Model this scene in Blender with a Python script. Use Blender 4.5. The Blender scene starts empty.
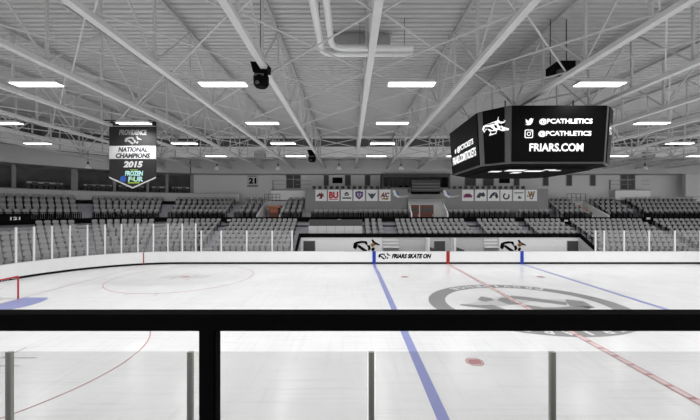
import bpy, math, random
from mathutils import Vector, Matrix
R_ = math.radians
random.seed(7)
scene = bpy.context.scene
COL = scene.collection

# ------------------------------------------------------------------ camera, world, exposure
CAMZ, F = 4.91, 327.0
cam_d = bpy.data.cameras.new('camera'); cam = bpy.data.objects.new('camera', cam_d); COL.objects.link(cam)
cam.location = (0, 0, CAMZ); cam.rotation_euler = (R_(90), 0, 0)
cam_d.sensor_width = 36; cam_d.lens = 36 * F / 700; cam_d.clip_start = .05; cam_d.clip_end = 300
scene.camera = cam
LAMP = 3.0
SPOT = 505.0
AMBIENT = .95
w = bpy.data.worlds.new('world'); scene.world = w; w.use_nodes = True
w.node_tree.nodes['Background'].inputs[0].default_value = (1, 1, 1, 1)
w.node_tree.nodes['Background'].inputs[1].default_value = AMBIENT
vs = scene.view_settings
vs.view_transform = 'Standard'; vs.look = 'None'; vs.gamma = 1; vs.use_curve_mapping = False
vs.exposure = 0.27

# ------------------------------------------------------------------ materials
def lin(v):
    v /= 255.0
    return v / 12.92 if v <= .04045 else ((v + .055) / 1.055) ** 2.4
def mat(name, rgb, rough=.6, metal=0, spec=.5, noise=0, nscale=3, emit=0, stretch=None):
    """rgb given as 0..255 display values of the surface colour"""
    m = bpy.data.materials.new(name); m.use_nodes = True
    nt = m.node_tree; b = nt.nodes['Principled BSDF']
    c = tuple(lin(v) for v in rgb) + (1,)
    b.inputs['Base Color'].default_value = c
    b.inputs['Roughness'].default_value = rough; b.inputs['Metallic'].default_value = metal
    b.inputs['Specular IOR Level'].default_value = spec
    if emit:
        b.inputs['Emission Color'].default_value = c; b.inputs['Emission Strength'].default_value = emit
    if noise:
        tc = nt.nodes.new('ShaderNodeTexCoord'); n = nt.nodes.new('ShaderNodeTexNoise')
        n.inputs['Scale'].default_value = nscale; n.inputs['Detail'].default_value = 5
        src = tc.outputs['Object']
        if stretch:
            mp = nt.nodes.new('ShaderNodeMapping'); mp.inputs['Scale'].default_value = stretch
            nt.links.new(src, mp.inputs[0]); src = mp.outputs[0]
        nt.links.new(src, n.inputs['Vector'])
        r = nt.nodes.new('ShaderNodeValToRGB')
        r.color_ramp.elements[0].position = .3; r.color_ramp.elements[1].position = .7
        r.color_ramp.elements[0].color = tuple(x * (1 - noise) for x in c[:3]) + (1,)
        r.color_ramp.elements[1].color = tuple(min(1, x * (1 + noise)) for x in c[:3]) + (1,)
        nt.links.new(n.outputs['Fac'], r.inputs[0]); nt.links.new(r.outputs[0], b.inputs['Base Color'])
    return m
def g(v): return (v, v, v)
M = {}
M['deck'] = mat('roof deck paint', g(186), .7, noise=.04, nscale=.6)
M['gpost'] = mat('glass post metal', (165, 166, 158), .5, spec=.2, noise=.05)
M['topchord_shade'] = mat('top chord in shade', g(165), .6, noise=.05)  # truss steel toned darker, the chord's shade put into its colour
M['steel'] = mat('truss paint', g(204), .5, noise=.03)
M['steel_thin'] = mat('brace paint', g(190), .5, noise=.03)
M['duct'] = mat('duct paint', g(225), .45, noise=.03)
M['bulk'] = mat('bulkhead paint', g(240), .8, noise=.03, nscale=.5)
M['clere'] = mat('clerestory louvre', g(84), .8, noise=.15, nscale=4)
M['lowceil'] = mat('low ceiling paint', g(205), .8, noise=.04, nscale=.6)
M['soffit'] = mat('soffit paint', g(190), .8, noise=.04, nscale=.6)
M['wall'] = mat('rear wall paint', g(215), .8, noise=.03, nscale=.5)
M['wall_in'] = mat('suite wall', g(105), .8, noise=.2, nscale=1)
M['wall_mid'] = mat('fascia wall paint', g(140), .8, noise=.04, nscale=.8)
M['white'] = mat('white paint', g(238), .6, noise=.02)
M['pale'] = mat('pale grey paint', g(196), .6, noise=.03)
M['midgrey'] = mat('mid grey paint', g(150), .6, noise=.04)
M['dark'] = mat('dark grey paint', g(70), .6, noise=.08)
M['black'] = mat('black paint', g(9), .7, spec=.06, noise=.1)
M['railblack'] = mat('black rail enamel', g(8), .8, spec=.03, noise=.1, nscale=8)
M['concrete'] = mat('stand concrete', (160, 160, 166), .85, noise=.07, nscale=1.5)
M['nosing'] = mat('aisle step nosing', g(120), .8, noise=.1)
M['floor'] = mat('rubber floor', g(70), .9, noise=.1)
M['seat'] = mat('seat plastic', g(146), .5, noise=.05, nscale=6)
M['seat_pan'] = mat('seat pan plastic', g(128), .5, noise=.05, nscale=6)
M['seat_arm'] = mat('seat arm', g(18), .6, noise=.1)
M['lamp'] = mat('lamp tube', g(255), .5, emit=LAMP)
M['lampcase'] = mat('lamp housing', g(190), .5, noise=.03)
M['board'] = mat('board plastic', g(246), .25, noise=.01, nscale=2)
M['kick'] = mat('kick plate', g(10), .5, spec=.15, noise=.1)
M['cap'] = mat('board cap', g(215), .4, noise=.02)
M['blue'] = mat('board blue', (8, 58, 175), .4, noise=.04)
M['red'] = mat('board red', (165, 8, 18), .4, noise=.04)
M['iceblue'] = mat('ice blue line', (152, 158, 206), .3, spec=.25, noise=.03)
M['icered'] = mat('ice red line', (190, 138, 138), .3, spec=.25, noise=.06)
M['icepink'] = mat('ice pale red', (228, 205, 205), .3, spec=.25, noise=.06)
M['icegrey'] = mat('ice logo grey', g(150), .3, spec=.15, noise=.05, nscale=1)
M['icelight'] = mat('ice logo light', g(205), .3, spec=.15, noise=.05, nscale=1)
M['icewhite'] = mat('ice logo white', g(236), .3, spec=.25, noise=.01)
M['icedark'] = mat('ice hairline', g(150), .3, spec=.15, noise=.05)
M['crease'] = mat('crease blue', (152, 158, 206), .3, spec=.25, noise=.03)
M['netpost'] = mat('goal frame red', (185, 25, 35), .35, noise=.05)
M['wood'] = mat('varnished wood', (172, 96, 60), .45, noise=.25, nscale=2, stretch=(6, 6, 1))
M['wooddark'] = mat('dark wood', (104, 56, 40), .45, noise=.3, nscale=2, stretch=(6, 6, 1))
M['screen'] = mat('screen black', g(4), .35, spec=.06, noise=.1)
M['screen_txt'] = mat('screen white text', g(200), .5, emit=1.2)
M['frame'] = mat('scoreboard frame', g(84), .5, spec=.2, noise=.05)
M['gloss'] = mat('scoreboard underside', g(14), .4, spec=.1, noise=.2)
M['glow'] = mat('underside glow patch', g(225), .5, emit=.7)
M['banner'] = mat('banner cloth', g(20), .8, noise=.12, nscale=5)
M['bannerw'] = mat('banner white', g(190), .8, noise=.03)
M['bannerg'] = mat('banner grey', g(120), .8, noise=.05)
M['green'] = mat('banner green', (150, 180, 60), .7, noise=.05)
M['cyan'] = mat('banner ice blue', (170, 215, 210), .7, noise=.05)
M['ncaablue'] = mat('banner blue', (30, 80, 160), .7, noise=.05)
M['chrome'] = mat('bright metal', g(190), .3, metal=.8, noise=.03)
for k, c in dict(maroon=(120, 30, 40), bred=(200, 40, 55), navy=(40, 45, 75), purple=(95, 60, 130), slate=(70, 80, 95), magenta=(150, 60, 110),
                 gold=(140, 104, 48), ink=(45, 45, 50), sky=(70, 110, 165)).items():
    M[k] = mat('logo ' + k, c, .7, noise=.04)

def glass_mat(name, tint, refl=.06, alpha=.0):
    m = bpy.data.materials.new(name); m.use_nodes = True; nt = m.node_tree
    for n in list(nt.nodes): nt.nodes.remove(n)
    out = nt.nodes.new('ShaderNodeOutputMaterial'); mx = nt.nodes.new('ShaderNodeMixShader')
    t = nt.nodes.new('ShaderNodeBsdfTransparent'); t.inputs[0].default_value = (tint, tint, tint, 1)
    gl = nt.nodes.new('ShaderNodeBsdfGlossy'); gl.inputs['Roughness'].default_value = .08
    mx.inputs[0].default_value = refl
    nt.links.new(t.outputs[0], mx.inputs[1]); nt.links.new(gl.outputs[0], mx.inputs[2])
    last = mx
    if alpha:
        d = nt.nodes.new('ShaderNodeBsdfDiffuse'); d.inputs[0].default_value = (.8, .8, .8, 1)
        m2 = nt.nodes.new('ShaderNodeMixShader'); m2.inputs[0].default_value = alpha
        nt.links.new(mx.outputs[0], m2.inputs[1]); nt.links.new(d.outputs[0], m2.inputs[2]); last = m2
    nt.links.new(last.outputs[0], out.inputs[0])
    return m
M['glass'] = glass_mat('rink glass', .97, .03, .07)
M['glassnear'] = glass_mat('near rink glass', .90, .02, .02)

def ice_material():
    m = bpy.data.materials.new('ice'); m.use_nodes = True; nt = m.node_tree; b = nt.nodes['Principled BSDF']
    b.inputs['Roughness'].default_value = .22; b.inputs['Specular IOR Level'].default_value = .22
    tc = nt.nodes.new('ShaderNodeTexCoord')
    def noise(scale, sc, det=6, dist=0):
        mp = nt.nodes.new('ShaderNodeMapping'); mp.inputs['Scale'].default_value = sc
        n = nt.nodes.new('ShaderNodeTexNoise'); n.inputs['Scale'].default_value = scale; n.inputs['Detail'].default_value = det
        n.inputs['Distortion'].default_value = dist
        nt.links.new(tc.outputs['Object'], mp.inputs[0]); nt.links.new(mp.outputs[0], n.inputs['Vector']); return n
    def ramp(n, p0, c0, p1, c1):
        r = nt.nodes.new('ShaderNodeValToRGB'); e = r.color_ramp.elements
        e[0].position, e[0].color = p0, (c0, c0, c0, 1); e[1].position, e[1].color = p1, (c1, c1, c1, 1)
        nt.links.new(n.outputs['Fac'], r.inputs[0]); return r
    a = ramp(noise(.55, (1, 1, 1)), .3, .86, .7, .92)
    s1 = ramp(noise(1.2, (.25, 7, 1), 4, .4), .50, 1, .80, .90)
    s2 = ramp(noise(1.0, (6, .3, 1), 4, .4), .52, 1, .80, .92)
    def mul(x, y):
        mm = nt.nodes.new('ShaderNodeMix'); mm.data_type = 'RGBA'; mm.blend_type = 'MULTIPLY'; mm.inputs[0].default_value = 1
        nt.links.new(x, mm.inputs[6]); nt.links.new(y, mm.inputs[7]); return mm.outputs[2]
    nt.links.new(mul(mul(a.outputs[0], s1.outputs[0]), s2.outputs[0]), b.inputs['Base Color'])
    return m
M['ice'] = ice_material()

# ------------------------------------------------------------------ mesh helpers
class MB:
    def __init__(s): s.v, s.f, s.m = [], [], []
    def add(s, vs_, fs, mi=0):
        o = len(s.v); s.v += [tuple(x) for x in vs_]; s.f += [tuple(i + o for i in f) for f in fs]; s.m += [mi] * len(fs); return s
    def box(s, x0, x1, y0, y1, z0, z1, mi=0):
        return s.add([(x0, y0, z0), (x1, y0, z0), (x1, y1, z0), (x0, y1, z0), (x0, y0, z1), (x1, y0, z1), (x1, y1, z1), (x0, y1, z1)],
                     [(0, 3, 2, 1), (4, 5, 6, 7), (0, 1, 5, 4), (1, 2, 6, 5), (2, 3, 7, 6), (3, 0, 4, 7)], mi)
    def bar(s, p, q, w_, h_, mi=0, up=(0, 0, 1)):
        p, q = Vector(p), Vector(q); d = (q - p).normalized(); up = Vector(up)
        if abs(d.dot(up)) > .99: up = Vector((0, 1, 0))
        a = d.cross(up).normalized() * w_ / 2; b = a.cross(d).normalized() * h_ / 2
        vv = [p - a - b, p + a - b, p + a + b, p - a + b, q - a - b, q + a - b, q + a + b, q - a + b]
        return s.add(vv, [(0, 3, 2, 1), (4, 5, 6, 7), (0, 1, 5, 4), (1, 2, 6, 5), (2, 3, 7, 6), (3, 0, 4, 7)], mi)
    def tube(s, pts, r, n=8, mi=0):
        pts = [Vector(p) for p in pts]; rings = []
        for i, p in enumerate(pts):
            d = (pts[min(i + 1, len(pts) - 1)] - pts[max(i - 1, 0)]).normalized()
            u = Vector((0, 0, 1)) if abs(d.z) < .9 else Vector((1, 0, 0))
            a = d.cross(u).normalized(); b = a.cross(d).normalized()
            rings.append([p + (a * math.cos(t) + b * math.sin(t)) * r for t in (2 * math.pi * k / n for k in range(n))])
        vv = [v for rg in rings for v in rg]; fs = []
        for i in range(len(pts) - 1):
            for k in range(n): fs.append((i * n + k, i * n + (k + 1) % n, (i + 1) * n + (k + 1) % n, (i + 1) * n + k))
        fs.append(tuple(range(n - 1, -1, -1))); fs.append(tuple((len(pts) - 1) * n + k for k in range(n)))
        return s.add(vv, fs, mi)
    def lathe(s, cx, cy, prof, n=16, mi=0):
        vv, fs = [], []
        for r, z in prof:
            for k in range(n): t = 2 * math.pi * k / n; vv.append((cx + r * math.cos(t), cy + r * math.sin(t), z))
        for i in range(len(prof) - 1):
            for k in range(n): fs.append((i * n + k, i * n + (k + 1) % n, (i + 1) * n + (k + 1) % n, (i + 1) * n + k))
        fs.append(tuple(range(n - 1, -1, -1))); fs.append(tuple((len(prof) - 1) * n + k for k in range(n)))
        return s.add(vv, fs, mi)
    def prism(s, poly, o, u, v, depth, mi=0):
        """poly in (u,v) plane at origin o; extruded by depth along u x v (towards the viewer)"""
        o, u, v = Vector(o), Vector(u), Vector(v); nrm = u.cross(v).normalized() * depth
        n = len(poly); a = [o + u * p[0] + v * p[1] for p in poly]
        area = sum(poly[i][0] * poly[(i + 1) % n][1] - poly[(i + 1) % n][0] * poly[i][1] for i in range(n))
        if area < 0: a.reverse()
        vv = a + [p + nrm for p in a]
        fs = [tuple(range(n - 1, -1, -1)), tuple(range(n, 2 * n))] + [(i, (i + 1) % n, n + (i + 1) % n, n + i) for i in range(n)]
        return s.add(vv, fs, mi)
    def sweep(s, prof, svals, path, mi=0, cap=True):
        """closed profile of (R,z) swept along the stand path"""
        n = len(prof); vv = []
        for sv in svals:
            for r, z in prof:
                x, y, _ = path(sv, r); vv.append((x, y, z))
        fs = []
        for i in range(len(svals) - 1):
            for k in range(n): fs.append((i * n + k, (i + 1) * n + k, (i + 1) * n + (k + 1) % n, i * n + (k + 1) % n))
        if cap: fs.append(tuple(range(n))); fs.append(tuple((len(svals) - 1) * n + k for k in range(n - 1, -1, -1)))
        return s.add(vv, fs, mi)
    def mesh(s, name, mats, off=(0, 0, 0)):
        me = bpy.data.meshes.new(name)
        me.from_pydata([(a - off[0], b - off[1], c - off[2]) for a, b, c in s.v], [], s.f)
        for m in (mats if isinstance(mats, (list, tuple)) else [mats]): me.materials.append(M[m])
        for p, i in zip(me.polygons, s.m): p.material_index = i
        me.update(); return me
    def build(s, name, mats, parent=None, kind=None):
        off = wloc(parent) if parent else (0, 0, 0)
        o = bpy.data.objects.new(name, s.mesh(name, mats, off)); COL.objects.link(o)
        if parent: o.parent = parent
        if kind: o['kind'] = kind
        return o
def wloc(o):
    x = Vector((0, 0, 0))
    while o: x += o.location; o = o.parent
    return tuple(x)
def tag(o, label, cat, group=None, kind=None):
    o['label'] = label; o['category'] = cat
    if group: o['group'] = group
    if kind: o['kind'] = kind
    return o
def thing(name, loc, label, cat, group=None):
    o = bpy.data.objects.new(name, None); COL.objects.link(o); o.location = loc; return tag(o, label, cat, group)
def copy_tree(o, parent=None):
    c = o.copy(); COL.objects.link(c)
    if parent: c.parent = parent
    for ch in KIDS.get(o.name, []):
        copy_tree(ch, c)
    return c
KIDS = {}
def freeze(o):
    KIDS[o.name] = [c for c in o.children]
    for c in o.children: freeze(c)
ONES = ['', 'first', 'second', 'third', 'fourth', 'fifth', 'sixth', 'seventh', 'eighth', 'ninth', 'tenth', 'eleventh', 'twelfth', 'thirteenth',
        'fourteenth', 'fifteenth', 'sixteenth', 'seventeenth', 'eighteenth', 'nineteenth']
def nth(n):
    if n < 20: return ONES[n]
    t, u = divmod(n, 10)
    if u == 0: return {2: 'twentieth', 3: 'thirtieth', 4: 'fortieth'}[t]
    return {2: 'twenty', 3: 'thirty', 4: 'forty'}[t] + '-' + ONES[u]

def text(s, name, o, u, v, width, height, m, parent=None, bold=.02, shear=0, depth=.006, align='C'):
    """lettering laid in the plane (u,v) at o; stretched to width x height"""
    cu = bpy.data.curves.new('lettering', 'FONT'); cu.body = s; cu.size = 1; cu.offset = bold; cu.extrude = .001; cu.resolution_u = 3
    ob = bpy.data.objects.new('lettering_tmp', cu); COL.objects.link(ob)
    dg = bpy.context.evaluated_depsgraph_get(); me = bpy.data.meshes.new_from_object(ob.evaluated_get(dg))
    bpy.data.objects.remove(ob); 
    me.materials.clear(); me.materials.append(M[m])
    xs = [q.co.x + shear * q.co.y for q in me.vertices]; ys = [q.co.y for q in me.vertices]
    x0, x1, y0, y1 = min(xs), max(xs), min(ys), max(ys)
    off = Vector(wloc(parent)) if parent else Vector((0, 0, 0))
    o, u, v = Vector(o), Vector(u), Vector(v); n = u.cross(v).normalized()
    for q, x in zip(me.vertices, xs):
        a = ((x - x0) / (x1 - x0) - (.5 if align == 'C' else 0)) * width; b = ((q.co.y - y0) / (y1 - y0) - .5) * height
        q.co = o + u * a + v * b + n * (depth if q.co.z > 0 else 0.001) - off
    me.name = name
    ob = bpy.data.objects.new(name, me); COL.objects.link(ob)
    if parent: ob.parent = parent
    return ob

X_, Z_ = Vector((1, 0, 0)), Vector((0, 0, 1))
def px(x, Y): return (x - 350) / F * Y          # a measured column of the photo turned into metres at distance Y
def pz(y, Y): return CAMZ - (y - 210) / F * Y

# ------------------------------------------------------------------ geometry of the place
RX, RY, HL, HW, RC = 8.91, 16.96, 32.8, 12.77, 8.5   # rink centre, half length, half width, corner radius
def rink_loop(off=0, n=14):
    pts = []
    for cx, cy, a0 in ((RX + HL - RC, RY + HW - RC, 0), (RX - HL + RC, RY + HW - RC, 90), (RX - HL + RC, RY - HW + RC, 180), (RX + HL - RC, RY - HW + RC, 270)):
        for k in range(n + 1):
            t = R_(a0 + 90 * k / n); pts.append((cx + (RC + off) * math.cos(t), cy + (RC + off) * math.sin(t)))
    return pts
CX, CY = RX - HL + RC, RY + HW - RC      # far left corner centre
SL = 2 * (HL - RC)                        # straight length
def path(s, r):
    if s < 0:
        t = math.pi / 2 - s / 15.0
        return CX + r * math.cos(t), CY + r * math.sin(t), t
    return CX + s, CY + r, math.pi / 2
def srange(a, b, step=.75):
    out = [a]
    for c in sorted({0.0, SL}):
        if a < c < b:
            out += [out[-1] + (c - out[-1]) * k / max(1, math.ceil((c - out[-1]) / (step if c == 0 else 20))) for k in range(1, max(1, math.ceil((c - out[-1]) / (step if c == 0 else 20))) + 1)]
    n = max(1, math.ceil((b - out[-1]) / (step if (out[-1] >= SL or out[-1] < 0) else 20)))
    a2 = out[-1]
    out += [a2 + (b - a2) * k / n for k in range(1, n + 1)]
    return out
SMIN, SMAX = -23.4, 60.2

# ice and floor
def ring_mesh(mb, outer, inner, z0, z1, mi=0):
    n = len(outer)
    vv = [(x, y, z0) for x, y in outer] + [(x, y, z0) for x, y in inner] + [(x, y, z1) for x, y in outer] + [(x, y, z1) for x, y in inner]
    fs = []
    for i in range(n):
        j = (i + 1) % n
        fs += [(2 * n + i, 2 * n + j, 3 * n + j, 3 * n + i), (j, i, n + i, n + j), (i, j, 2 * n + j, 2 * n + i), (n + j, n + i, 3 * n + i, 3 * n + j)]
    return mb.add(vv, fs, mi)
loop = rink_loop()
mb = MB(); n = len(loop); mb.add([(x, y, 0) for x, y in loop] + [(x, y, -.1) for x, y in loop], [tuple(range(n))] + [((i + 1) % n, i, n + i, n + (i + 1) % n) for i in range(n)])
mb.build('floor_ice', 'ice', kind='structure')
mb = MB(); mb.box(-44, 62, -4, 46, -.3, -.1); mb.build('floor', 'floor', kind='structure')

# rink boards
boards = thing('rink_boards', (RX, RY, 0), 'white plastic rink boards with black kick strip running round the whole ice', 'rink boards')
ring_mesh(MB(), rink_loop(.12), loop, .17, 1.12).build('board_panel', 'board', boards)
ring_mesh(MB(), rink_loop(.12), rink_loop(-.012), -.1, .17).build('kick_plate', 'kick', boards)
ring_mesh(MB(), rink_loop(.14), rink_loop(-.02), 1.12, 1.15).build('cap_rail', 'cap', boards)

# ---- coloured markers and lettering on the far boards
YB = RY + HW
for X, m, lab in ((RX - 6.72, 'blue', 'blue upright marker on the far boards beside the skating slogan'), (RX, 'red', 'red upright marker on the far boards at the centre line'),
                  (RX + 6.72, 'blue', 'blue upright marker on the far boards under the scoreboard')):
    o = MB().box(X - .15, X + .15, YB - .03, YB - .004, .0, 1.17).build('line_marker', m); tag(o, lab, 'line marker', 'line markers on the far boards')
t_ = 1.935
xg, yg = CX + (RC - .02) * math.cos(t_), CY + (RC - .02) * math.sin(t_)
o = MB().bar((xg, yg, .0), (xg, yg, 1.14), .07, .03).build('goal_line_marker', 'red'); tag(o, 'thin red upright stripe where the goal line meets the curved boards', 'line marker')
slog = thing('board_slogan', (px(404, YB), YB, .75), 'black slogan and skating friar mark on the white boards beside the blue marker', 'board sign')
text('FRIARS SKATE ON', 'lettering', (px(411.5, YB), YB - .006, .72), X_, Z_, 3.62, .42, 'black', slog, bold=.06, shear=.3)

LOGO = [[(60, 160), (75, 80), (100, 70), (112, 98), (145, 100), (122, 160), (105, 186)], [(85, 84), (110, 62), (200, 44), (290, 52), (300, 88), (262, 80), (200, 84), (110, 100)],
        [(130, 140), (152, 108), (300, 205), (278, 238), (236, 222)], [(288, 118), (340, 118), (358, 172), (330, 208), (308, 200), (312, 160)],
        [(365, 30), (390, 18), (424, 60), (512, 110), (500, 122), (440, 108), (398, 112), (383, 70)], [(368, 172), (410, 150), (424, 182), (395, 224), (368, 202)],
        [(236, 70), (300, 88), (306, 112), (280, 112)]]
LOGO = [[((x - 60) / 450, (232 - y) / 450) for x, y in p] for p in LOGO]       # about 1.0 wide, .47 high
SIL = [(25, 190), (40, 160), (80, 150), (180, 130), (190, 95), (260, 150), (245, 165), (215, 170), (230, 200), (290, 230), (285, 245), (230, 245), (180, 220), (165, 260),
       (95, 270), (110, 235), (75, 195), (45, 230)]
SIL = [((x - 25) / 265, (270 - y) / 265) for x, y in SIL]                    # white silhouette 1.0 wide .66 high
def friar(name, o, u, v, width, m, parent, depth=.012, tall=1.0):
    o, u, v = Vector(o), Vector(u), Vector(v) * tall; mb = MB()
    for p in LOGO: mb.prism([(a * width, b * width) for a, b in p], o, u, v, depth, 0)
    return mb.build(name, m, parent)
friar('friar_mark', (px(378.3, YB), YB - .006, .42), X_, Z_, 1.12, 'black', slog, tall=1.15)

# ------------------------------------------------------------------ ice markings
def flat(name, polys, z, m, label=None, cat='ice marking', group=None, parent=None):
    mb = MB()
    for p in polys: mb.prism(p, (0, 0, z), X_, Vector((0, 1, 0)), .004)
    o = mb.build(name, m, parent)
    if label: tag(o, label, cat, group)
    return o
def ringpolys(cx, cy, r0, r1, a0=0, a1=360, n=96):
    out = []
    for k in range(n):
        t0, t1 = R_(a0 + (a1 - a0) * k / n), R_(a0 + (a1 - a0) * (k + 1) / n)
        out.append([(cx + r0 * math.cos(t0), cy + r0 * math.sin(t0)), (cx + r1 * math.cos(t0), cy + r1 * math.sin(t0)), (cx + r1 * math.cos(t1), cy + r1 * math.sin(t1)), (cx + r0 * math.cos(t1), cy + r0 * math.sin(t1))])
    return out
def disc(cx, cy, r, n=32): return [(cx + r * math.cos(2 * math.pi * k / n), cy + r * math.sin(2 * math.pi * k / n)) for k in range(n)]
def rect(x0, x1, y0, y1): return [(x0, y0), (x1, y0), (x1, y1), (x0, y1)]
Y0, Y1 = RY - HW + .05, RY + HW - .05
flat('blue_line', [rect(RX - 6.72 - .15, RX - 6.72 + .15, Y0, Y1)], .001, 'iceblue', 'pale blue line across the ice from the slogan end marker', group='blue lines on the ice')
flat('blue_line', [rect(RX + 6.72 - .15, RX + 6.72 + .15, Y0, Y1)], .001, 'iceblue', 'pale blue line across the ice beyond the centre logo', group='blue lines on the ice')
cl = thing('center_line', (RX, RY, 0), 'red and pale checkered centre line crossing the ice logo', 'ice marking')
flat('line_edge', [rect(RX - .13, RX - .10, Y0, Y1), rect(RX + .10, RX + .13, Y0, Y1)], .009, 'icered', parent=cl)
flat('line_fill', [rect(RX - .10, RX + .10, Y0, Y1)], .007, 'icepink', parent=cl)
flat('checker_pattern', [rect(RX - .10, RX + .10, Y0 + .5 + .62 * k, Y0 + .5 + .62 * k + .09) for k in range(40)], .011, 'icered', parent=cl)
flat('goal_line', [rect(-18.33, -18.27, RY - HW + 1.2, RY + HW - .8)], .001, 'icered', 'thin pale red goal line across the ice under the goal')
GY = 17.1
cr = thing('goal_crease', (-18.3, GY, 0), 'pale blue goal crease in front of the red goal', 'ice marking')
arc = [(-18.27, GY + 1.22), (-16.93, GY + 1.22)]
for k in range(1, 12):
    t = R_(42 - 84 * k / 12); arc.append((-18.3 + 1.85 * math.cos(t) , GY + 1.85 * math.sin(t) * .99))
arc += [(-16.93, GY - 1.22), (-18.27, GY - 1.22)]
flat('crease_fill', [arc], .006, 'crease', parent=cr)
for (cx, cy, lab) in ((-12.1, 24.0, 'thin faceoff circle on the ice towards the curved far boards'), (-12.1, 10.57, 'thin red faceoff circle on the ice nearest the front glass')):
    c = thing('faceoff_circle', (cx, cy, 0), lab, 'ice marking', 'faceoff circles')
    flat('circle_line', ringpolys(cx, cy, 4.80, 4.84), .003, 'icered', parent=c)
    flat('spot', [disc(cx, cy, .3)], .003, 'icered', parent=c)
    hs = []
    for sx in (-1, 1):
        for sy in (-1, 1):
            hs += [rect(min(cx + sx * .5, cx + sx * 1.7), max(cx + sx * .5, cx + sx * 1.7), cy + sy * .28 - .02, cy + sy * .28 + .02)]
            hs += [rect(cx + sx * .55 - .02, cx + sx * .55 + .02, min(cy + sy * .3, cy + sy * 1.1), max(cy + sy * .3, cy + sy * 1.1))]
        hs += [rect(cx + sx * .85 - .02, cx + sx * .85 + .02, cy + 4.8, cy + 5.3), rect(cx + sx * .85 - .02, cx + sx * .85 + .02, cy - 5.3, cy - 4.8)]
    for h in hs: flat('hash_mark', [h], .004, 'icedark', parent=c)
for x, y, lab in ((4.03, 24.0, 'small faceoff spot on the ice beyond the rail, between blue line and slogan'), (4.03, 10.57, 'red faceoff spot on the ice seen through the front glass'),
                  (14.0, 24.0, 'small faceoff spot on the ice beyond the centre logo')):
    c = thing('faceoff_spot', (x, y, 0), lab, 'ice marking', 'neutral zone spots')
    flat('spot_ring', ringpolys(x, y, .25, .29, n=32), .002, 'icered', parent=c)
    flat('spot_fill', [rect(x - .14, x + .14, y - .18, y + .18), [(x - .21, y - .09), (x - .14, y - .17), (x - .14, y + .17), (x - .21, y + .09)], [(x + .14, y - .17), (x + .21, y - .09), (x + .21, y + .09), (x + .14, y + .17)]], .002, 'icered', parent=c)
# centre logo, laid to be read from the other side of the rink
cl = thing('center_ice_logo', (RX, RY, 0), 'large round grey logo with white ring lettering painted at centre ice', 'ice logo')
LY = 17.1
flat('logo_ring', ringpolys(RX, LY, 3.62, 4.42, n=96), .002, 'icegrey', parent=cl)
U2, V2 = Vector((-1, 0, 0)), Vector((0, -1, 0))
def arc_text(s, r, top, sp, w_, h_):
    n = len(s)
    for i, ch in enumerate(s):
        off = (i - (n - 1) / 2) * sp
        if top: t = math.pi / 2 - off / r; rot = t - math.pi / 2
        else: t = -math.pi / 2 + off / r; rot = t + math.pi / 2
        p = Vector((RX, LY, .0075)) + U2 * (r * math.cos(t)) + V2 * (r * math.sin(t))
        u = U2 * math.cos(rot) + V2 * math.sin(rot); v = -U2 * math.sin(rot) + V2 * math.cos(rot)
        text(ch, 'ring_letter', p, u, v, w_ * (.35 if ch == 'I' else 1), h_, 'icewhite', cl, bold=.03, depth=.003)
arc_text('FRIARS', 4.02, True, .72, .44, .5)
arc_text('PROVIDENCE', 4.02, False, .56, .40, .46)
mb = MB()
for p in LOGO: mb.prism([(a * 6.2 - 3.1, b * 6.6 - 1.6) for a, b in p], (RX, LY, .0065), U2, V2, .003)
mb.build('friar_figure', 'icegrey', cl)
flat('figure_shade', [[(RX - 3.0, LY - .2), (RX - 1.2, LY - .35), (RX + .5, LY + .5), (RX + 2.6, LY + .3), (RX + 2.4, LY + .75), (RX - .4, LY + 1.5), (RX - 1.6, LY + .9)]], .0015, 'icelight', parent=cl)

cl.scale = (1.11, 1.0, 1); cl.location.x += .2; cl.location.y -= .05
# ------------------------------------------------------------------ goal
gl = thing('goal', (-18.3, GY, 0), 'red framed hockey goal with white net on the blue crease', 'goal')
H_, W_ = 1.25, .93
f = MB().tube([(-18.3, GY - W_, 0.01), (-18.3, GY - W_, H_)], .04); f.build('post', 'netpost', gl)
f = MB().tube([(-18.3, GY + W_, 0.01), (-18.3, GY + W_, H_)], .04); f.build('post', 'netpost', gl)
MB().tube([(-18.3, GY - W_, H_), (-18.3, GY + W_, H_)], .04).build('crossbar', 'netpost', gl)
MB().tube([(-18.3, GY - W_, .05), (-19.0, GY - W_ - .1, .05), (-19.35, GY - .5, .05), (-19.35, GY + .5, .05), (-19.0, GY + W_ + .1, .05), (-18.3, GY + W_, .05)], .03).build('base_frame', 'white', gl)
nb = MB()
for k in range(13):
    y = GY - W_ + 2 * W_ * k / 12
    nb.bar((-18.32, y, H_ - .03), (-18.8, y, H_ - .1), .012, .012); nb.bar((-18.8, y, H_ - .1), (-19.3, GY + (y - GY) * .7, .06), .012, .012)
for k in range(8):
    z = .1 + k * .15; x = -19.3 + .5 * k / 8
    nb.bar((x, GY - .75, z), (x, GY + .75, z), .012, .012)
    for sgn in (-1, 1): nb.bar((-18.32, GY + sgn * W_, z), (x, GY + sgn * .78, z), .012, .012)
nb.build('net', 'white', gl)

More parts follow.
